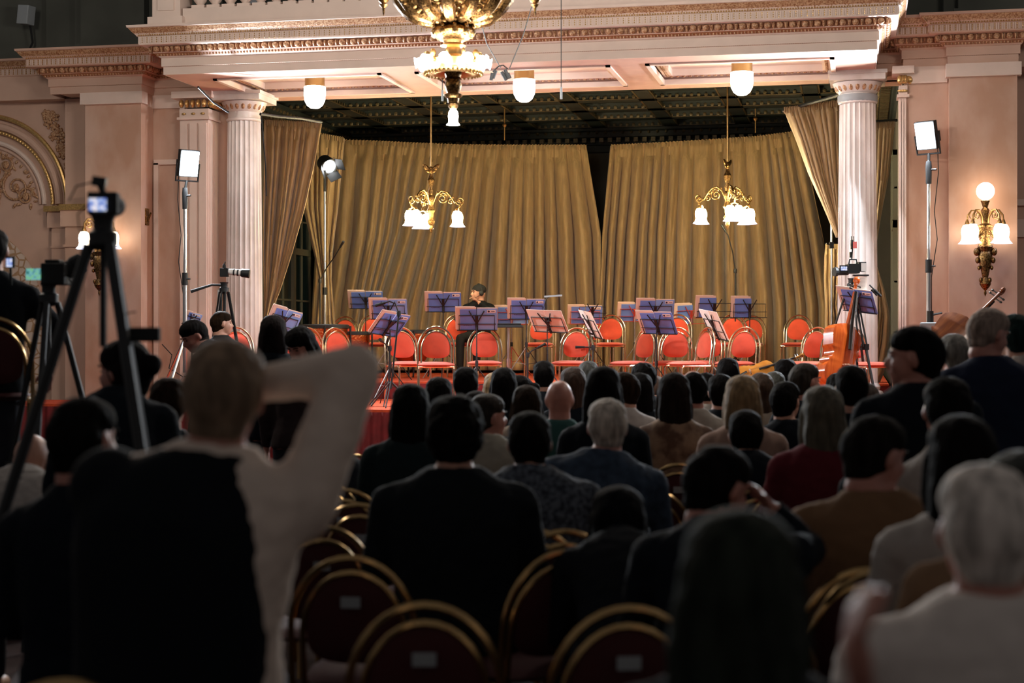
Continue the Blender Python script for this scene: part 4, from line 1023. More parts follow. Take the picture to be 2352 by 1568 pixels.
def person(px, ytop, s, hair, hc, col, label, yaw=0, pitch=0, face=0, rot=0, stand=False, z0=0, side=0, lean=None, skin='skin', pat=None, arms=None, vox=None, seat=True, desc='', wide=1.0, headpx=None, trous=(.02, .022, .03), extra=None, collar=None, roll=0, slv=1.0):
    dc = F/s; ztop = H+(784-ytop)/s-z0
    hp = on(headpx or px, dc, 0)
    B0 = .93 if stand else .56
    if stand:
        k = ztop/1.705
        if k < .86: ln = math.acos(max(.3, (ztop-.93*.93)/(.775*.93))); k = .93
        else: ln = 0
        B = .93*k
    else:
        k = (ztop-.56)/.775; ln = 0; B = .56
        if k < .9: ln = math.acos(max(.4, k/.9)); k = .9
    if lean is not None:
        ln = lean; k = ztop/(.93+.775*math.cos(ln)) if stand else (ztop-.56)/(.775*math.cos(ln)); k = max(.84, k)
        if stand: B = .93*min(k, 1.14)
    k = min(k, 1.14)
    ax = Matrix.Rotation(side, 3, 'Y') @ Matrix.Rotation(-ln, 3, 'X')
    def sp(x, y, h): return V((0, 0, B))+ax @ V((x*wide, y, h*k))
    hd = sp(0, .015, .66)
    Rm = Matrix.Rotation(TH+rot, 3, 'Z')
    off = Rm @ V((hd.x, hd.y, 0))
    root = V((hp.x-off.x, hp.y-off.y, z0)) if headpx is None else V((on(px, dc, 0).x, on(px, dc, 0).y, z0))
    t = thing('person', label, 'person', root, TH+rot)
    big = s > 480; vx = vox or (.011 if (face or big) else .015)
    HM = Matrix.Translation(hd) @ Matrix.Rotation(yaw, 4, 'Z') @ Matrix.Rotation(roll, 4, 'Y') @ Matrix.Rotation(-pitch, 4, 'X')
    hb = MB()
    hb.ell((0, -.012, .02), (.077, .096, .095), None, 16, 11); hb.ell((0, .03, -.032), (.064, .064, .084), None, 14, 10); hb.ell((0, -.05, -.03), (.064, .045, .06), None, 12, 8)
    hb.ell((0, .062, -.088), (.03, .03, .026)); hb.tube([(0, .088, .012), (0, .110, -.026), (0, .098, -.038)], [.007, .014, .012], 8)
    hb.ell((0, .08, .024), (.048, .016, .012)); hb.ell((0, .089, -.060), (.022, .011, .009))
    for sg in (-1, 1): hb.ell((sg*.078, -.006, -.008), (.011, .02, .032), (0, 0, sg*-.3)); hb.ell((sg*.035, .068, -.03), (.022, .02, .025))
    hb.xf(HM)
    nk = sp(0, -.005, .47)
    hb.tube([HM @ V((0, -.02, -.03)), HM @ V((0, -.03, -.10)), nk], [.060, .062, .075], 12)
    # torso and limbs
    W_ = [(-.08, .165, .115), (0, .168, .12), (.12, .150, .108), (.27, .162, .118), (.38, .178, .118), (.45, .175, .10), (.495, .135, .088), (.53, .085, .072), (.553, .066, .063)]
    def torso(g):
        return [(sp(0, -.01 if h < .4 else -.015, h), (rx+g)*wide, ry+g, ax) for h, rx, ry in W_]
    hb.loft(torso(-.012), 18)
    J = {}
    for sg in (-1, 1):
        sh = sp(sg*.175, -.01, .43); a = (arms or {}).get(sg)
        if a: el, ha = V(a[0]), V(a[1])
        elif stand: el = sh+V((sg*.05, -.03, -.27*k)); ha = el+V((sg*.0, .08, -.24*k))
        else: el = sh+V((sg*.05, .05, -.25*k)); ha = el+V((-sg*.10, .22, -.03))
        J[sg] = (sh, el, ha)
        hb.tube([sh, el], [.045, .036], 10); hb.tube([el, ha], [.036, .026], 10); hb.ell(el, (.037,)*3)
        d = (ha-el).normalized()
        nn = V((0, 0, 1)) if abs(d.z) < .8 else V((sg*-1.0, 0, 0))
        hand(hb, ha, d, nn, 1, .5)
    if stand:
        for sg in (-1, 1): hb.cap((sg*.09, 0, B), (sg*.10, .02, .48*k), .075, .05); hb.cap((sg*.10, .02, .48*k), (sg*.11, -.01, .07), .05, .035); hb.ell((sg*.115, .05, .045), (.045, .12, .04))
    else:
        for sg in (-1, 1): hb.cap((sg*.09, .03, B), (sg*.12, .42, .52), .072, .052); hb.cap((sg*.12, .42, .52), (sg*.12, .44, .07), .052, .034); hb.ell((sg*.12, .5, .045), (.042, .12, .04))
    body = rem(hb.build('body', skin, t), vx, 2)
    # clothing
    cl = MB(); cl.loft([(c, rx, ry, a_) for c, rx, ry, a_ in torso(.010)], 22)
    for sg in (-1, 1):
        sh, el, ha = J[sg]
        cl.ell(sh+V((0, 0, -.01)), (.068, .07, .07)); cl.tube([sh, el], [.066*slv, .052*slv], 12); cl.ell(el, (.053*slv,)*3); cl.tube([el, el.lerp(ha, .93)], [.052*slv, .037], 12)
        cl.tube([sh, sp(sg*.05, -.01, .48)], [.062, .055], 12)
    if collar: cl.lathe([(.062, 0), (.075, .01), (.072, .05), (.06, .055)], 16, nk+V((0, -.005, -.01)))
    rem(cl.build('jacket' if sum(col) < .15 else 'shirt', cloth(col, pat), t), .013 if big else .017, 3, .012)
    tr = MB()
    if stand:
        tr.ell((0, 0, B+.01), (.175, .13, .1))
        for sg in (-1, 1): tr.cap((sg*.09, 0, B), (sg*.10, .02, .48*k), .088, .066); tr.cap((sg*.10, .02, .48*k), (sg*.11, -.01, .12), .066, .055)
    else:
        tr.ell((0, 0, B), (.18, .135, .09))
        for sg in (-1, 1): tr.cap((sg*.09, .03, B), (sg*.12, .42, .53), .084, .066); tr.cap((sg*.12, .42, .53), (sg*.12, .44, .12), .066, .052)
    rem(tr.build('trousers', cloth(trous), t), .02, 2)
    # hair
    if hair != 'none':
        h = MB()
        if hair == 'bald': 
            for sg in (-1, 1): h.ell((sg*.06, -.03, -.03), (.022, .06, .03))
            h.ell((0, -.085, -.04), (.055, .03, .035))
        else:
            g = .006 if hair in ('short', 'thin') else (.02 if hair == 'curly' else .012)
            if hair != 'thin': h.ell((0, -.004, .058), (.079+g, .092+g, .062+g), None, 16, 9, .05 if hair == 'curly' else 0)
            h.ell((0, -.034, .012), (.081+g, .084+g, .092+g), None, 16, 10, .07 if hair == 'curly' else 0)
            h.ell((0, -.05, -.055), (.06+g, .05+g*.6, .05))
            if hair == 'curly':
                for i in range(26):
                    a = R.uniform(0, 6.28); e = R.uniform(-.2, 1.4); h.ell((.088*math.cos(a)*math.cos(e), -.025+.095*math.sin(a)*math.cos(e)*(1 if math.sin(a) < 0 else .8), .03+.09*math.sin(e)), (.022,)*3, None, 7, 5)
            if hair in ('long', 'bob'):
                L = .34 if hair == 'long' else .15
                wd = .098 if hair == 'bob' else .09
                rings = [((0, -.03, .06), .082, .075, None), ((0, -.045, -.02), wd, .075, None), ((0, -.055, -.09), wd+.006, .068, None), ((0, -.065, -.09-L*.4), wd*(1.06 if hair == 'bob' else 1), .058, None), ((0, -.075, -.09-L*.8), wd*(1.02 if hair == 'bob' else .85), .045, None), ((0, -.08, -.09-L), wd*(.9 if hair == 'bob' else .55), .03, None)]
                h.loft(rings, 18)
                for sg in (-1, 1): h.tube([(sg*.078, .01, .03), (sg*.088, .0, -.08), (sg*.085, -.02, -.10-L*.45)], [.02, .026, .014], 8)
            if hair == 'bun': h.ell((0, -.13, .03), (.045, .04, .045))
        h.xf(HM); rem(h.build('hair', hairm(hc), t), .009 if big or face else .012, 2, .016 if hair == 'curly' else .008)
    if face:
        for sg in (-1, 1):
            e_ = MB().ell((sg*.029, .083, .004), (.010, .007, .005)); e_.xf(HM); e_.build('eye', 'ebony', t)
            e_ = MB().tube([(sg*.014, .096, .024), (sg*.03, .096, .029), (sg*.048, .084, .024)], .004, 5); e_.xf(HM); e_.build('eyebrow', hairm(hc if hair != 'none' else (.02, .015, .01)), t)
    t['_hd'] = 0; del t['_hd']
    if not stand and seat and z0 == 0: SEATED.append((root, TH+rot, desc or label, px))
    return t, HM, sp, J
SEATED = []
CROWD = []
def crowd(*a, **k): CROWD.append([list(a), k])
def seat_crowd():
    D0 = [F/c[0][2] for c in CROWD]; D = D0[:]
    for it in range(300):
        for i in range(len(CROWD)):
            for j in range(i):
                a, b = CROWD[i], CROWD[j]
                xa = (a[0][0]-1176)/F*D[i]; xb = (b[0][0]-1176)/F*D[j]
                if abs(xa-xb) < .44*(.5*a[1].get('wide', 1)+.5*b[1].get('wide', 1)) and abs(D[i]-D[j]) < .72:
                    e = (.72-abs(D[i]-D[j]))*.2; sg = 1 if D[i] > D[j] else -1
                    D[i] += sg*e; D[j] -= sg*e
        for i in range(len(D)): D[i] = max(D0[i]*.86, min(D0[i]*1.15, D[i]))
    for c, d in zip(CROWD, D):
        c[0][2] = F/d; person(*c[0], **c[1])
BK = (.007, .006, .006); DB = (.022, .012, .007); BR = (.06, .03, .015); BLO = (.30, .19, .09); GR = (.22, .20, .18); WH = (.62, .54, .46); CB = (.005, .008, .013); NV = (.012, .018, .04)
crowd(1070, 843, 330, 'short', BK, CB, 'person with short black hair in front of the lower stage step, left of centre', desc='person with short black hair by the lower stage step')
crowd(1157, 848, 310, 'long', BK, CB, 'person with long black hair just left of the low centre microphone stand')
crowd(1136, 862, 300, 'long', BLO, CB, 'blonde person almost hidden behind the long black hair left of centre')
crowd(1190, 869, 310, 'bun', BK, (.5, .47, .45), 'woman with glasses and white top turned in profile to the left', yaw=1.35, face=1)
crowd(1210, 893, 370, 'long', DB, (.38, .30, .24), 'person with long dark brown hair before the woman with glasses')
crowd(1249, 828, 300, 'short', BK, CB, 'person with short dark hair in front of the chair right of the pink score')
crowd(1285, 874, 400, 'none', GR, (.03, .085, .08), 'bald man in a green hooded jacket', skin='skin2', collar=1, wide=1.05)
crowd(1316, 846, 330, 'long', (.05, .022, .012), CB, 'person with reddish brown hair right behind the bald man', yaw=.2)
crowd(1352, 829, 270, 'short', (.05, .05, .045), CB, 'person with short greyish hair in the first row at centre')
crowd(1386, 842, 400, 'bob', BK, CB, 'person with thick black bobbed hair at centre', yaw=-.2)
crowd(1432, 857, 345, 'short', DB, (.42, .38, .36), 'man in a white shirt with a navy strap, face turned left', yaw=.9, face=1)
crowd(1470, 862, 340, 'long', BK, CB, 'person with long black hair right of the man with the navy strap')
crowd(1505, 868, 250, 'short', (.09, .05, .035), (.28, .17, .12), 'person with short reddish brown hair and an orange collar')
crowd(1478, 838, 290, 'curly', BK, CB, 'person with curly dark hair in the first row right of centre')
crowd(1395, 920, 560, 'short', WH, (.035, .06, .10), 'stout man with white hair in a blue patterned shirt', pat=((.015, .03, .055), 26), wide=1.25, side=.12, lean=.15, skin='skin2', desc='the stout man with white hair')
crowd(1548, 860, 400, 'long', (.018, .012, .01), (.30, .20, .13), 'woman with very long dark hair in a striped tan top', pat=((.10, .05, .03), 12))
crowd(1592, 849, 370, 'thin', BK, (.40, .35, .30), 'balding dark-haired man in a cream shirt', skin='skin2')
crowd(1622, 860, 310, 'short', BK, (.36, .33, .30), 'person with black hair beside the balding man')
crowd(1655, 862, 370, 'short', BK, CB, 'person with thick black hair left of the blonde woman')
crowd(1672, 822, 300, 'bob', BK, CB, 'person with dark hair in the first row below the slanting white score')
crowd(1705, 866, 430, 'bob', BLO, (.34, .22, .17), 'woman with straight blonde shoulder-length hair in a dusty pink sweater', desc='the blonde woman in the dusty pink sweater')
crowd(1748, 862, 330, 'long', BR, (.3, .25, .2), 'person with long brown hair right of the blonde woman')
crowd(1779, 857, 300, 'short', (.06, .06, .05), CB, 'person with short greying hair below the violin')
crowd(1805, 828, 290, 'curly', BK, (.04, .04, .05), 'person with short dark curly hair under the violin neck')
crowd(1850, 832, 350, 'short', (.03, .022, .015), CB, 'man with brown hair turned right, in front of the chair by the cello', yaw=-1.1, face=1, skin='skin2')
crowd(1846, 864, 320, 'short', (.08, .055, .04), CB, 'person with thinning brown hair in front of the man turned right')
crowd(1805, 882, 400, 'short', BK, CB, 'man with dark hair and a dark jacket turned slightly right', yaw=-.6, face=1)
crowd(1890, 892, 540, 'long', (.11, .095, .065), (.12, .014, .022), 'woman with long greying blonde hair in a burgundy jacket', desc='the woman with long greying blonde hair', wide=1.05)
crowd(1955, 836, 400, 'short', BK, CB, 'person with glossy black hair in front of the cello')
crowd(1926, 866, 300, 'curly', BK, CB, 'person with dark curly hair left of the glossy black hair')
crowd(1984, 886, 400, 'long', (.07, .04, .028), CB, 'person with long brown hair right of the woman in burgundy')
person(2100, 757, 600, 'short', BK, CB, 'bearded man with thick black hair and a small earring turned left', yaw=1.25, face=1, stand=True, skin='skin2', lean=.1, wide=1.05)
person(2190, 773, 390, 'short', (.16, .15, .135), (.34, .22, .11), 'grey-haired person standing in a tan corduroy jacket', stand=True, yaw=.2, skin='skin2', wide=1.1, arms=None)
person(2272, 712, 470, 'short', (.34, .25, .2), NV, 'elderly man standing in a navy jacket with glasses, face turned right', stand=True, yaw=-1.15, face=1, skin='skin2', pitch=.25, wide=1.15)
person(2330, 722, 430, 'short', (.015, .03, .028), (.42, .36, .32), 'person in a cream hooded top and dark green cap at the right edge', stand=True, rot=.3, lean=.18, side=-.12)
crowd(2175, 862, 600, 'short', BK, (.36, .32, .29), 'man with short black hair in an off-white shirt, right', skin='skin2', desc='the black-haired man in the off-white shirt')
crowd(2062, 930, 560, 'short', BK, CB, 'dark figure leaning forward left of the off-white shirt', yaw=1.2, face=1, skin='skin2')
crowd(2207, 965, 740, 'bob', BK, (.40, .36, .33), 'person with thick black hair in a pale shirt in front of the off-white shirt', desc='the thick black hair and pale shirt')
crowd(2012, 965, 700, 'short', (.012, .010, .009), (.19, .105, .055), 'man in a brown jacket with his face turned to the right', yaw=-.95, pitch=.2, face=1, skin='skin2', wide=1.25, desc='the man in the brown jacket', side=-.0, rot=-.15)
crowd(2238, 1040, 880, 'short', (.06, .065, .055), (.22, .13, .075), 'person with grey-brown hair in a tan jacket partly hidden by the white-haired person', headpx=2200, side=.18)
crowd(2262, 1082, 1080, 'short', (.85, .76, .68), (.78, .70, .64), 'white-haired person in a cream sweater close to the camera at right', skin='skin2', wide=1.2, desc='the white-haired person in cream')
hr_ = on(1700, F/1500., 0)
hl_ = lambda px, py, dc: Matrix.Rotation(-TH, 3, 'Z') @ (at(px, py, dc)-hr_)
nr = person(1700, 1205, 1500, 'bob', (.028, .034, .026), (.008, .011, .014), 'dark-haired person very close to the camera with one hand raised beside the head', yaw=-.3, skin='skin2', wide=1.05, seat=False, arms={1: (hl_(2010, 1830, 2.0), hl_(1975, 1585, 1.95))})
crowd(1650, 1040, 720, 'short', BK, CB, 'man in black bending forward with his face turned right, hand at his chin', yaw=-.95, pitch=.3, face=1, skin='skin2', wide=1.15, arms={1: ((.28, .30, .92), (.16, .28, 1.05))}, desc='the man in black bending forward')
crowd(1045, 922, 640, 'curly', BK, (.008, .011, .014), 'large person with curly black hair and a dark jacket at centre left', wide=1.3, collar=1, seat=False)
crowd(1216, 955, 580, 'short', BK, (.10, .12, .15), 'person in a navy floral shirt with a light blue hood line', pat=((.008, .012, .022), 60), wide=1.25, lean=.3, desc='the person in the navy floral shirt')
crowd(1120, 912, 420, 'short', (.03, .02, .014), (.35, .32, .26), 'boy in a white and yellow jacket with his face turned right', yaw=-1.1, face=1, skin='skin2')
crowd(1008, 870, 400, 'short', BK, (.015, .045, .05), 'person with short black hair in a teal top')
crowd(943, 888, 450, 'long', (.006, .006, .006), (.01, .02, .022), 'person with very long straight black hair left of centre', desc='the very long straight black hair at left')
crowd(1095, 905, 400, 'short', (.012, .008, .008), CB, 'person with dark hair behind the curly-haired person')
crowd(770, 985, 450, 'short', BK, CB, 'person in black just right of the raised arm')
person(1420, 1150, 690, 'long', (.006, .007, .009), (.007, .009, .012), 'person in black leaning forward between the empty gold chairs at centre', wide=.9, seat=False)
crowd(1712, 985, 520, 'short', BK, CB, 'person with black hair behind the chair backs right of centre', lean=.3, desc='the black hair behind the chair backs')
crowd(2330, 900, 470, 'short', BK, CB, 'person in black at the right edge below the navy jacket', skin='skin2')
crowd(195, 912, 820, 'short', BK, CB, 'person with dark hair low in front of the tripod at left', yaw=-.5, face=1, skin='skin2', seat=False)
crowd(388, 868, 500, 'short', DB, CB, 'person with dark brown hair left of the raised arm')
person(285, 795, 590, 'bun', (.01, .009, .009), CB, 'woman with dark tied hair in profile to the left beside the tripod', yaw=1.15, face=1, stand=True, skin='skin2', lean=.5, seat=False)
person(445, 739, 300, 'short', BK, CB, 'man in a black jacket over a white shirt bending forward below the left light stand', stand=True, yaw=1.1, pitch=.55, face=1, rot=1.1, lean=.75, skin='skin2')
person(628, 727, 330, 'bob', (.015, .01, .01), CB, 'dark-haired person seen from behind right of the left column', stand=True, lean=.05)
person(690, 755, 340, 'long', BK, (.03, .02, .02), 'long-haired woman looking down near the kettledrums', stand=True, yaw=2.6, pitch=.5, face=1, skin='skin2', lean=.15)
person(510, 714, 230, 'short', DB, CB, 'person in black standing behind the far camera tripod', z0=0, stand=True, yaw=-1.2, face=1)
seat_crowd()
# technician on stage with headphones
_, HMx, spx, Jx = person(1098, 655, 166, 'none', BK, (.008, .009, .011), 'man with headphones and black cap sitting on stage, hand at his mouth', z0=ZB, rot=PI-.3, yaw=-.75, face=1, seat=False, vox=.008, lean=0, wide=1.0, trous=(.02, .02, .02), arms={-1: ((-.27, .16, .86), (-.07, .21, 1.03)), 1: ((.24, .18, .80), (.04, .32, .92))}) 
tch = _
cpb = MB().ell((0, -.02, .045), (.088, .105, .078), None, 16, 9); cpb.xf(HMx); rem(cpb.build('cap', 'rubber', tch), .008)
hp_ = MB()
hp_.tube([V((.088*math.cos(a), -.01, .01+.115*math.sin(a))) for a in [PI*i/14 for i in range(15)]], .010, 8)
for sg in (-1, 1): hp_.ell((sg*.09, -.005, -.005), (.022, .036, .042))
hp_.tube([(-.09, .01, -.03), (-.07, .09, -.075), (-.02, .125, -.07)], .004, 6); hp_.ell((-.015, .127, -.07), (.014, .012, .011)); hp_.xf(HMx); hp_.build('headphones', 'black', tch)
# arms-up man close to the camera
S_ = 1090; dcn = F/S_
rt = on(440, dcn, 0)
def loc(px, py, dd=0): return Matrix.Rotation(-TH, 3, 'Z') @ (at(px, py, dcn+dd)-rt)
el = loc(815, 850, .05); ha = loc(560, 890, .12); sh = loc(640, 1000, 0)
am, HM2, sp2, J2 = person(440, 795, S_, 'short', (.30, .20, .13), (.80, .66, .56), 'man close to the camera in a dark vest, one arm raised behind his head', stand=True, lean=0, side=.11, wide=1.12, headpx=440, skin='skin2', arms={1: (el, ha), -1: (loc(330, 1250, .35), loc(450, 1150, .45))}, roll=.1, vox=.012, slv=1.12)
vb = MB(); vb.loft([(sp2(x, -.02, h), rx, ry, Matrix.Rotation(.11, 3, 'Y')) for h, x, rx, ry in ((-.35, .0, .21, .15), (-.1, -.02, .21, .158), (.1, -.035, .21, .158), (.27, -.05, .215, .16), (.38, -.05, .215, .15), (.45, -.035, .19, .12), (.5, -.02, .14, .1), (.54, 0, .09, .08))], 22)
vb.ell(sp2(-.19, -.01, .42), (.09, .1, .09)); vb.tube([sp2(-.19, -.01, .43), J2[-1][1]], [.088, .07], 12)
rem(vb.build('vest', cloth((.006, .008, .011)), am), .014, 4)
# camera operator at far left
S2 = 430; d2 = F/S2; r2 = on(-28, d2, .36)
def loc2(px, py, dd=0): return Matrix.Rotation(-TH, 3, 'Z') @ (at(px, py, d2+dd)-r2)
person(-28, 522, S2, 'short', BK, (.006, .008, .012), 'camera operator in a dark shirt leaning in from the left edge', stand=True, headpx=-28, z0=.36, lean=.1, skin='skin2', wide=1.15, arms={1: (loc2(128, 752, .12), loc2(112, 850, .3))}, vox=.014)
pz = person(75, 830, 520, 'none', BK, (.32, .29, .27), 'person in a light grey top bent over behind the stacked chairs at far left', lean=.9, wide=1.15, seat=False)

# ---------------------------------------------------------------- audience chairs
def chair_label(d):
    w_ = ('gold-framed chair under '+(d if d.startswith('the ') else 'the '+d)).split()
    return ' '.join(w_[:16]).rstrip(',')
ac0 = make_chair('audience_chair', '', 'shadedfab', 'gtube', True); first = [True]
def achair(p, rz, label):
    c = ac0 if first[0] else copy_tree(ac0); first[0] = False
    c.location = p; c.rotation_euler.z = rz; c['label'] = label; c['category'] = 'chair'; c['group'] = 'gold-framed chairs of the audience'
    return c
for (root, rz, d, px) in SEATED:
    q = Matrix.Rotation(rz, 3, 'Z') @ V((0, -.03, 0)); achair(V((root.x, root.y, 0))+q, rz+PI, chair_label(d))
EX = [(1410, 1385, .1, 'large empty gold-framed chair nearest the camera at bottom centre'), (1277, 1213, .1, 'empty gold-framed chair with a pale tag left of the black figure'), (1187, 1120, .25, 'empty gold-framed chair with a tag below the navy floral shirt'),
 (908, 1034, -.05, 'empty gold-framed chair left of the curly-haired person, farthest of that aisle'), (785, 1042, .4, 'gold-framed chair half hidden by the raised light sleeve'), (778, 1120, .2, 'gold-framed chair with a tag just right of the light sleeve, upper'),
 (862, 1153, -.2, 'gold-framed chair overlapping the one right of the light sleeve'), (838, 1272, -.1, 'gold-framed chair low beside the curly-haired person, left'), (712, 1205, .3, 'gold-framed chair whose right arch alone shows by the light sleeve'), (985, 1378, .0, 'gold-framed chair in the nearest row, left of the large central one'),
 (1358, 1158, -.2, 'empty gold-framed chair between the tagged chairs at centre'), (1478, 1122, .05, 'gold-framed chair behind the blue patterned shirt'), (1570, 1218, -.1, 'gold-framed chair left of the close dark-haired person'), (1210, 1262, .5, 'gold-framed chair turned right, lowest left of the black figure'),
 (1925, 1300, .15, 'gold-framed chair close behind the brown jacket, lower'), (1735, 1128, .4, 'gold-framed chair right of the man in black bending forward'),
 (1688, 990, -.05, 'gold-framed chair back below the dusty pink sweater, upper'), (1650, 1012, -.15, 'gold-framed chair back below the dusty pink sweater, lower'), (2330, 1026, -.2, 'gold-framed chair at the right edge above the white-haired person'), (1835, 1022, -.1, 'gold-framed chair behind the woman in burgundy'), (1620, 1042, -.2, 'gold-framed chair left of the black hair behind the chair backs'),
 (2165, 1240, -.2, 'gold-framed chair left of the white-haired person'), (222, 1552, 0, 'gold-framed chair whose arch just shows at the bottom left'), (2240, 1535, -.15, 'gold-framed chair at the bottom right under the cream sweater')]
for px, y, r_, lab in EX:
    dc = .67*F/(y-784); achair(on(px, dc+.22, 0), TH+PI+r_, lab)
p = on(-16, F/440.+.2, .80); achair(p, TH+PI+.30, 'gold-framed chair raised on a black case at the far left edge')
tag(MB().box((0, 0, .40), (.6, .6, .79), (0, 0, TH)).build('equipment_case', 'rubber', None, False, V((p.x, p.y, 0)), bevel=.02), 'black equipment case under the raised chair at far left', 'equipment case')
p = on(-60, 9.6, 0); tag(MB().box((0, 0, .18), (1.5, 1.0, .355), (0, 0, TH)).build('camera_riser', 'rubber', None, False, V((p.x, p.y, 0))), 'low black riser under the camera operator', 'riser')
# ---------------------------------------------------------------- cameras and tripods
def tripod(base, hz, label, splay=.45, clampz=.5, r=.018, col=None, rotz=0, double=False, spreader=True, pan=None):
    t = thing('tripod', label, 'tripod', base, TH+rotz)
    MB().lathe([(.03, hz-.12), (.05, hz-.10), (.05, hz-.06), (.035, hz-.05), (.035, hz-.02), (.045, hz)], 14).tube([(0, 0, hz-.12), (0, 0, hz-.12-.32)], .012, 8).build('head', 'black', t)
    for i in range(3):
        a = 2*PI*i/3+.35; q = V((math.cos(a), math.sin(a), 0)); s = V((-q.y, q.x, 0))
        top = q*.045+V((0, 0, hz-.10)); bot = q*splay+V((0, 0, .01)); mid = top.lerp(bot, clampz)
        l = MB()
        if double:
            for e in (-.02, .02): l.tube([top+s*e, mid+s*e], r*.5, 6)
        else: l.tube([top, mid], r, 8)
        l.tube([mid, bot], r*.72, 8); l.box(mid, (r*2.6, r*2.6, r*3.2), (0, 0, a)); l.build('leg', 'black', t)
        if spreader: MB().tube([mid, V((0, 0, mid.z))], r*.35, 5).build('spreader', 'black', t)
    if pan: MB().tube([(0, 0, hz-.03)]+pan, [.012, .012, .018][:len(pan)+1], 8).build('pan_handle', 'rubber', t)
    return t
# near tripod with mirrorless camera
dn = F/690.; b = on(237, dn, 0); zc1 = at(237, 493, dn).z
tripod(b, zc1, 'large black tripod holding a camera at the left of the hall', .62, .50, .020, rotz=.9, spreader=False)
cm = thing('camera', 'small black camera with a lit rear screen on top of the large tripod at left', 'camera', (b.x, b.y, zc1), TH)
z = .035
MB().bb((-.05, -.02, z-.035), (.05, .035, z+.04)).lathe([(.036, 0), (.036, .06)], 14, (.02, .03, z), Euler((-PI/2, 0, 0)).to_matrix()).lathe([(.03, 0), (.034, .05)], 14, (0, 0, -.045)).build('body', 'rubber', cm, False, bevel=.006)
MB().bb((-.042, -.026, z-.024), (.016, -.02, z+.018)).build('screen', 'screen', cm, False)
MB().box((-.012, 0, z+.075), (.045, .04, .03), (0, .15, .1)).tube([(0, 0, z+.04), (-.01, 0, z+.065)], .012, 8).build('receiver', 'black', cm, False)
MB().tube([(-.05, 0, z+.0), (-.09, .02, z-.03), (-.085, .02, z-.08), (-.04, .02, z-.15)], .0025, 5).tube([(-.03, 0, z+.075), (-.09, 0, z+.06), (-.115, 0, z+.01)], .003, 5).build('cable', 'rubber', cm)
q = at(333, 768, dn-.05); bx = thing('battery_pack', 'black battery pack clamped to the right leg of the large tripod', 'battery pack', q, TH)
MB().box((0, 0, 0), (.10, .04, .048)).build('case', 'rubber', bx, False, bevel=.006); MB().tube([(-.05, 0, 0), (-.07, 0, .03), (-.06, 0, .07), (-.03, 0, .075)], .003, 5).tube([(-.04, 0, .01), (-.075, 0, 0), (-.08, 0, -.03)], .004, 5).build('cable', 'rubber', bx)
# operator's camera
dn2 = F/440.; q = at(112, 628, dn2); b = V((q.x, q.y, 0)); tripod(b, q.z-.05, 'black tripod in front of the camera operator', .5, .5, .016, rotz=.2, spreader=False)
cm = thing('camcorder', 'black video camera with a greenish screen in front of the operator', 'camera', q, TH); cm.scale = (1.3, 1.3, 1.3)
MB().bb((-.02, -.05, -.045), (.075, .10, .04)).lathe([(.034, 0), (.036, .05), (.042, .06), (.042, .1)], 16, (.04, .03, 0), Euler((0, PI/2-.5, .4)).to_matrix()).bb((-.01, -.03, .04), (.05, .05, .055)).build('body', 'rubber', cm, False, bevel=.006)
MB().bb((-.075, -.06, -.028), (-.018, -.05, .018)).build('screen', 'screen2', cm, False)
MB().tube([(.08, 0, -.02), (.1, 0, -.05), (.105, 0, -.1), (.09, 0, -.14)], .003, 5).tube([(.07, 0, -.01), (.11, 0, .0)], .005, 5).build('cable', 'rubber', cm)
q = at(24, 602, dn2); mo = thing('monitor', 'small field monitor glowing beside the operator', 'monitor', q, TH)
MB().box((0, 0, 0), (.045, .02, .06)).tube([(0, 0, -.03), (0, .01, -.12)], .008, 6).build('housing', 'rubber', mo, False, bevel=.004); MB().box((-.003, -.012, -.003), (.03, .004, .045)).build('screen', 'screen', mo, False)
# far camera with white lens
dn3 = 17.2; q = at(515, 640, dn3); b = V((q.x, q.y, 0)); 
tripod(b, at(515, 648, dn3).z, 'black tripod in front of the left column', .42, .55, .02, rotz=.2, double=True, pan=[V((-.13, -.02, at(515, 648, dn3).z-.03)), V((-.34, -.06, at(515, 648, dn3).z-.10))])
c = thing('camera', 'black camera with a striped white telephoto lens in front of the left column', 'camera', q, TH)
MB().bb((-.04, -.04, .02), (.045, .04, .11)).lathe([(.02, 0), (.018, .03), (.006, .05)], 8, (0, 0, .11)).tube([(0, 0, .12), (.01, 0, .18)], .006, 6).build('body', 'rubber', c, False, bevel=.006)
lr = Euler((0, PI/2+.1, 0)).to_matrix()
MB().lathe([(.026, 0), (.032, .03), (.034, .16)], 16, (.04, 0, .075), lr).build('lens_barrel', 'wpage', c)
MB().lathe([(.0345, .055), (.0352, .056), (.0352, .07), (.0345, .071)], 16, (.04, 0, .075), lr).lathe([(.0345, .095), (.0355, .096), (.0355, .112), (.0345, .113)], 16, (.04, 0, .075), lr).lathe([(.036, .135), (.044, .145), (.047, .225), (.040, .225)], 16, (.04, 0, .075), lr).build('lens_rings', 'black', c)
tag(MB().bb((-.015, -.004, -.22), (.03, .004, 0)).build('paper_sheet', 'wpage', None, False, at(503, 665, 17.3)), 'white paper hanging below the camera with the white lens', 'paper')
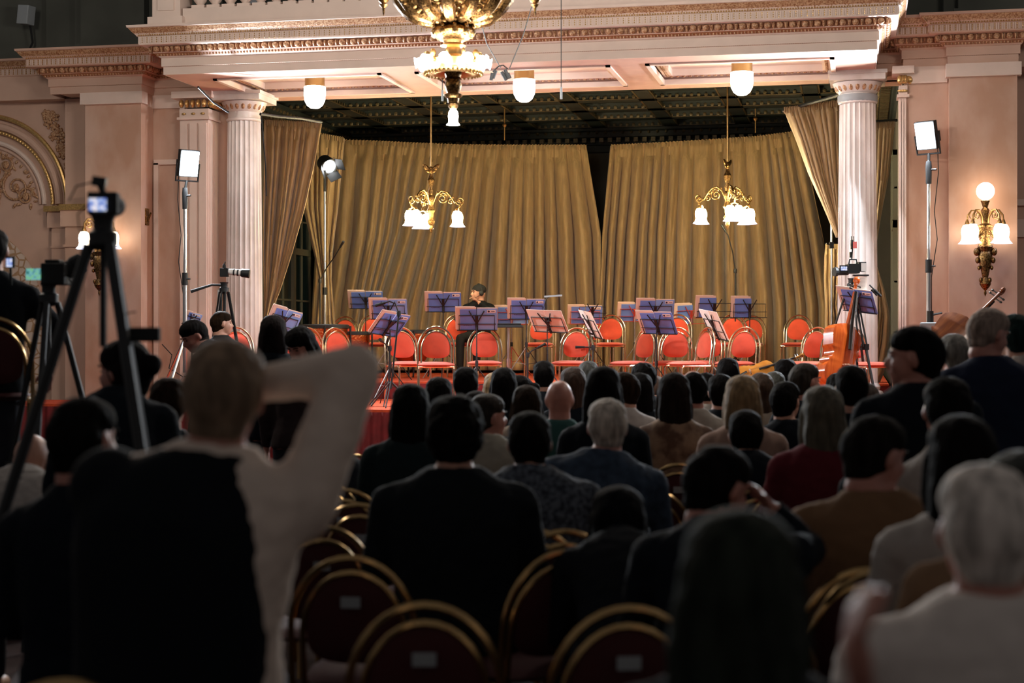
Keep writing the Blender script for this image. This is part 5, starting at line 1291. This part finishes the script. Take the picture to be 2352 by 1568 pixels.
# broadcast camera right
dn4 = 17.7; q = at(1956, 628, dn4); b = V((q.x, q.y, ZA)); hz = q.z-ZA-.05
tripod(b, hz, 'black tripod standing before the right column', .45, .5, .02, rotz=.6, double=True)
c = thing('video_camera', 'black broadcast camera with papers hanging from it, in front of the right column', 'camera', q, TH)
MB().bb((-.05, -.09, .0), (.07, .10, .10)).bb((.06, -.08, .02), (.14, .08, .12)).lathe([(.036, 0), (.04, .12), (.05, .13), (.05, .16)], 14, (-.03, .06, .02), Euler((0, -PI/2, .3)).to_matrix()).tube([(-.03, 0, .1), (-.02, 0, .15), (.05, 0, .15), (.06, 0, .1)], .009, 6).bb((-.02, -.02, .17), (.0, .02, .23)).bb((0, -.12, -.03), (.16, -.05, -.015)).build('body', 'black', c, False)
MB().bb((-.14, -.06, .01), (-.045, -.045, .085)).build('viewfinder', 'black', c, False); MB().bb((-.128, -.066, .03), (-.06, -.06, .073)).build('screen', 'screen', c, False)
MB().bb((.085, -.084, .02), (.142, -.08, .11)).build('white_plate', 'wpage', c, False)
MB().bb((.01, -.03, .27), (.05, .02, .34)).build('red_receiver', 'redbox', c, False); MB().bb((-.01, -.02, .26), (.012, .02, .36)).bb((-.005, 0, .36), (.003, .01, .40)).bb((.02, 0, .34), (.028, .01, .40)).tube([(.0, 0, .15), (.01, 0, .27)], .007, 6).build('receiver', 'black', c, False)
pp = MB().bb((0, -.10, -.24), (.145, -.095, -.03)); po = pp.build('score_sheet', 'wpage', c, False)
ln = MB()
for i in range(12): ln.bb((.03, -.102, -.06-i*.014), (.125, -.1005, -.063-i*.014))
ln.build('printed_lines', 'grey', po, False)
q = at(2008, 665, 17.2); m_ = thing('bass_clip_microphones', 'pair of slim black microphones beside the cello scroll', 'microphones', q, TH)
MB().tube([(-.05, 0, .05), (.0, 0, .0)], .008, 6).tube([(0, 0, .0), (.07, 0, -.07)], .014, 8).tube([(-.03, 0, .0), (.03, -.01, -.06)], .012, 8).build('body', 'black', m_)
# cables and small things at the foot of the left light
tag(MB().tube([at(372, 790, 19.3), at(395, 815, 19.3), at(388, 845, 19.2), at(420, 865, 19), at(440, 862, 18.8)], .006, 5).build('cable', 'rubber'), 'thin cable curling down the stained wall left of the stage', 'cable')
tag(MB().tube([at(455, 200, 18.1), at(490, 235, 18.4), at(525, 258, 18.55)], .012, 6).build('cable', 'rubber'), 'black cable slung to the left column capital', 'cable')
tag(MB().tube([at(598, 262, 19.3), at(640, 268, 19.6), at(690, 272, 19.9), at(738, 280, 20.5)], .018, 6).build('curtain_rail', 'black'), 'dark rail carrying the left stage curtain', 'curtain rail')
tag(MB().tube([at(1800, 255, 20.2), at(1850, 240, 19.8), at(1915, 222, 19.0), at(1935, 215, 18.5)], .02, 6).build('curtain_rail', 'black'), 'dark rail carrying the right stage curtain', 'curtain rail')
tag(MB().tube([at(600, 265, 19.5), at(610, 380, 19.5), at(612, 450, 19.5)], .008, 5).build('cable', 'rubber'), 'black cable hanging beside the left column', 'cable')
tag(MB().tube([at(1975, 262, 19.2), at(2006, 279, 20.8), at(2060, 276, 20.9)], .02, 6).build('curtain_rail', 'black'), 'short dark rail behind the right column capital', 'curtain rail')
cl_ = MB().lathe([(.215, 0), (.22, .01), (.22, .07), (.215, .08)], 24, (-.05, 18.85, 4.20)); tag(cl_.build('pipe_collar', 'grey'), 'grey steel strap around the top of the right column', 'strap')
p = atY(339, 498, 18.55); sw = thing('wall_switch', 'small brass switch on the left pier', 'switch', (-8.42, p.y, p.z)); MB().bb((0, -.04, -.1), (.02, .04, .1)).tube([(.02, 0, -.05), (.07, -.02, .05)], .012, 6).build('plate', 'brass', sw, False)
p = atY(60, 35, 19.3); sp_ = thing('loudspeaker', 'small pale loudspeaker on the dark upper wall at top left', 'loudspeaker', p, -.2); MB().box((0, 0, 0), (.17, .15, .24), (0, .12, 0)).build('cabinet', 'grey', sp_, False, bevel=.01); MB().tube([(-.02, .1, -.1), (-.02, .15, -.32), (-.1, .15, -.45)], .015, 6).build('cable', 'rubber', sp_)
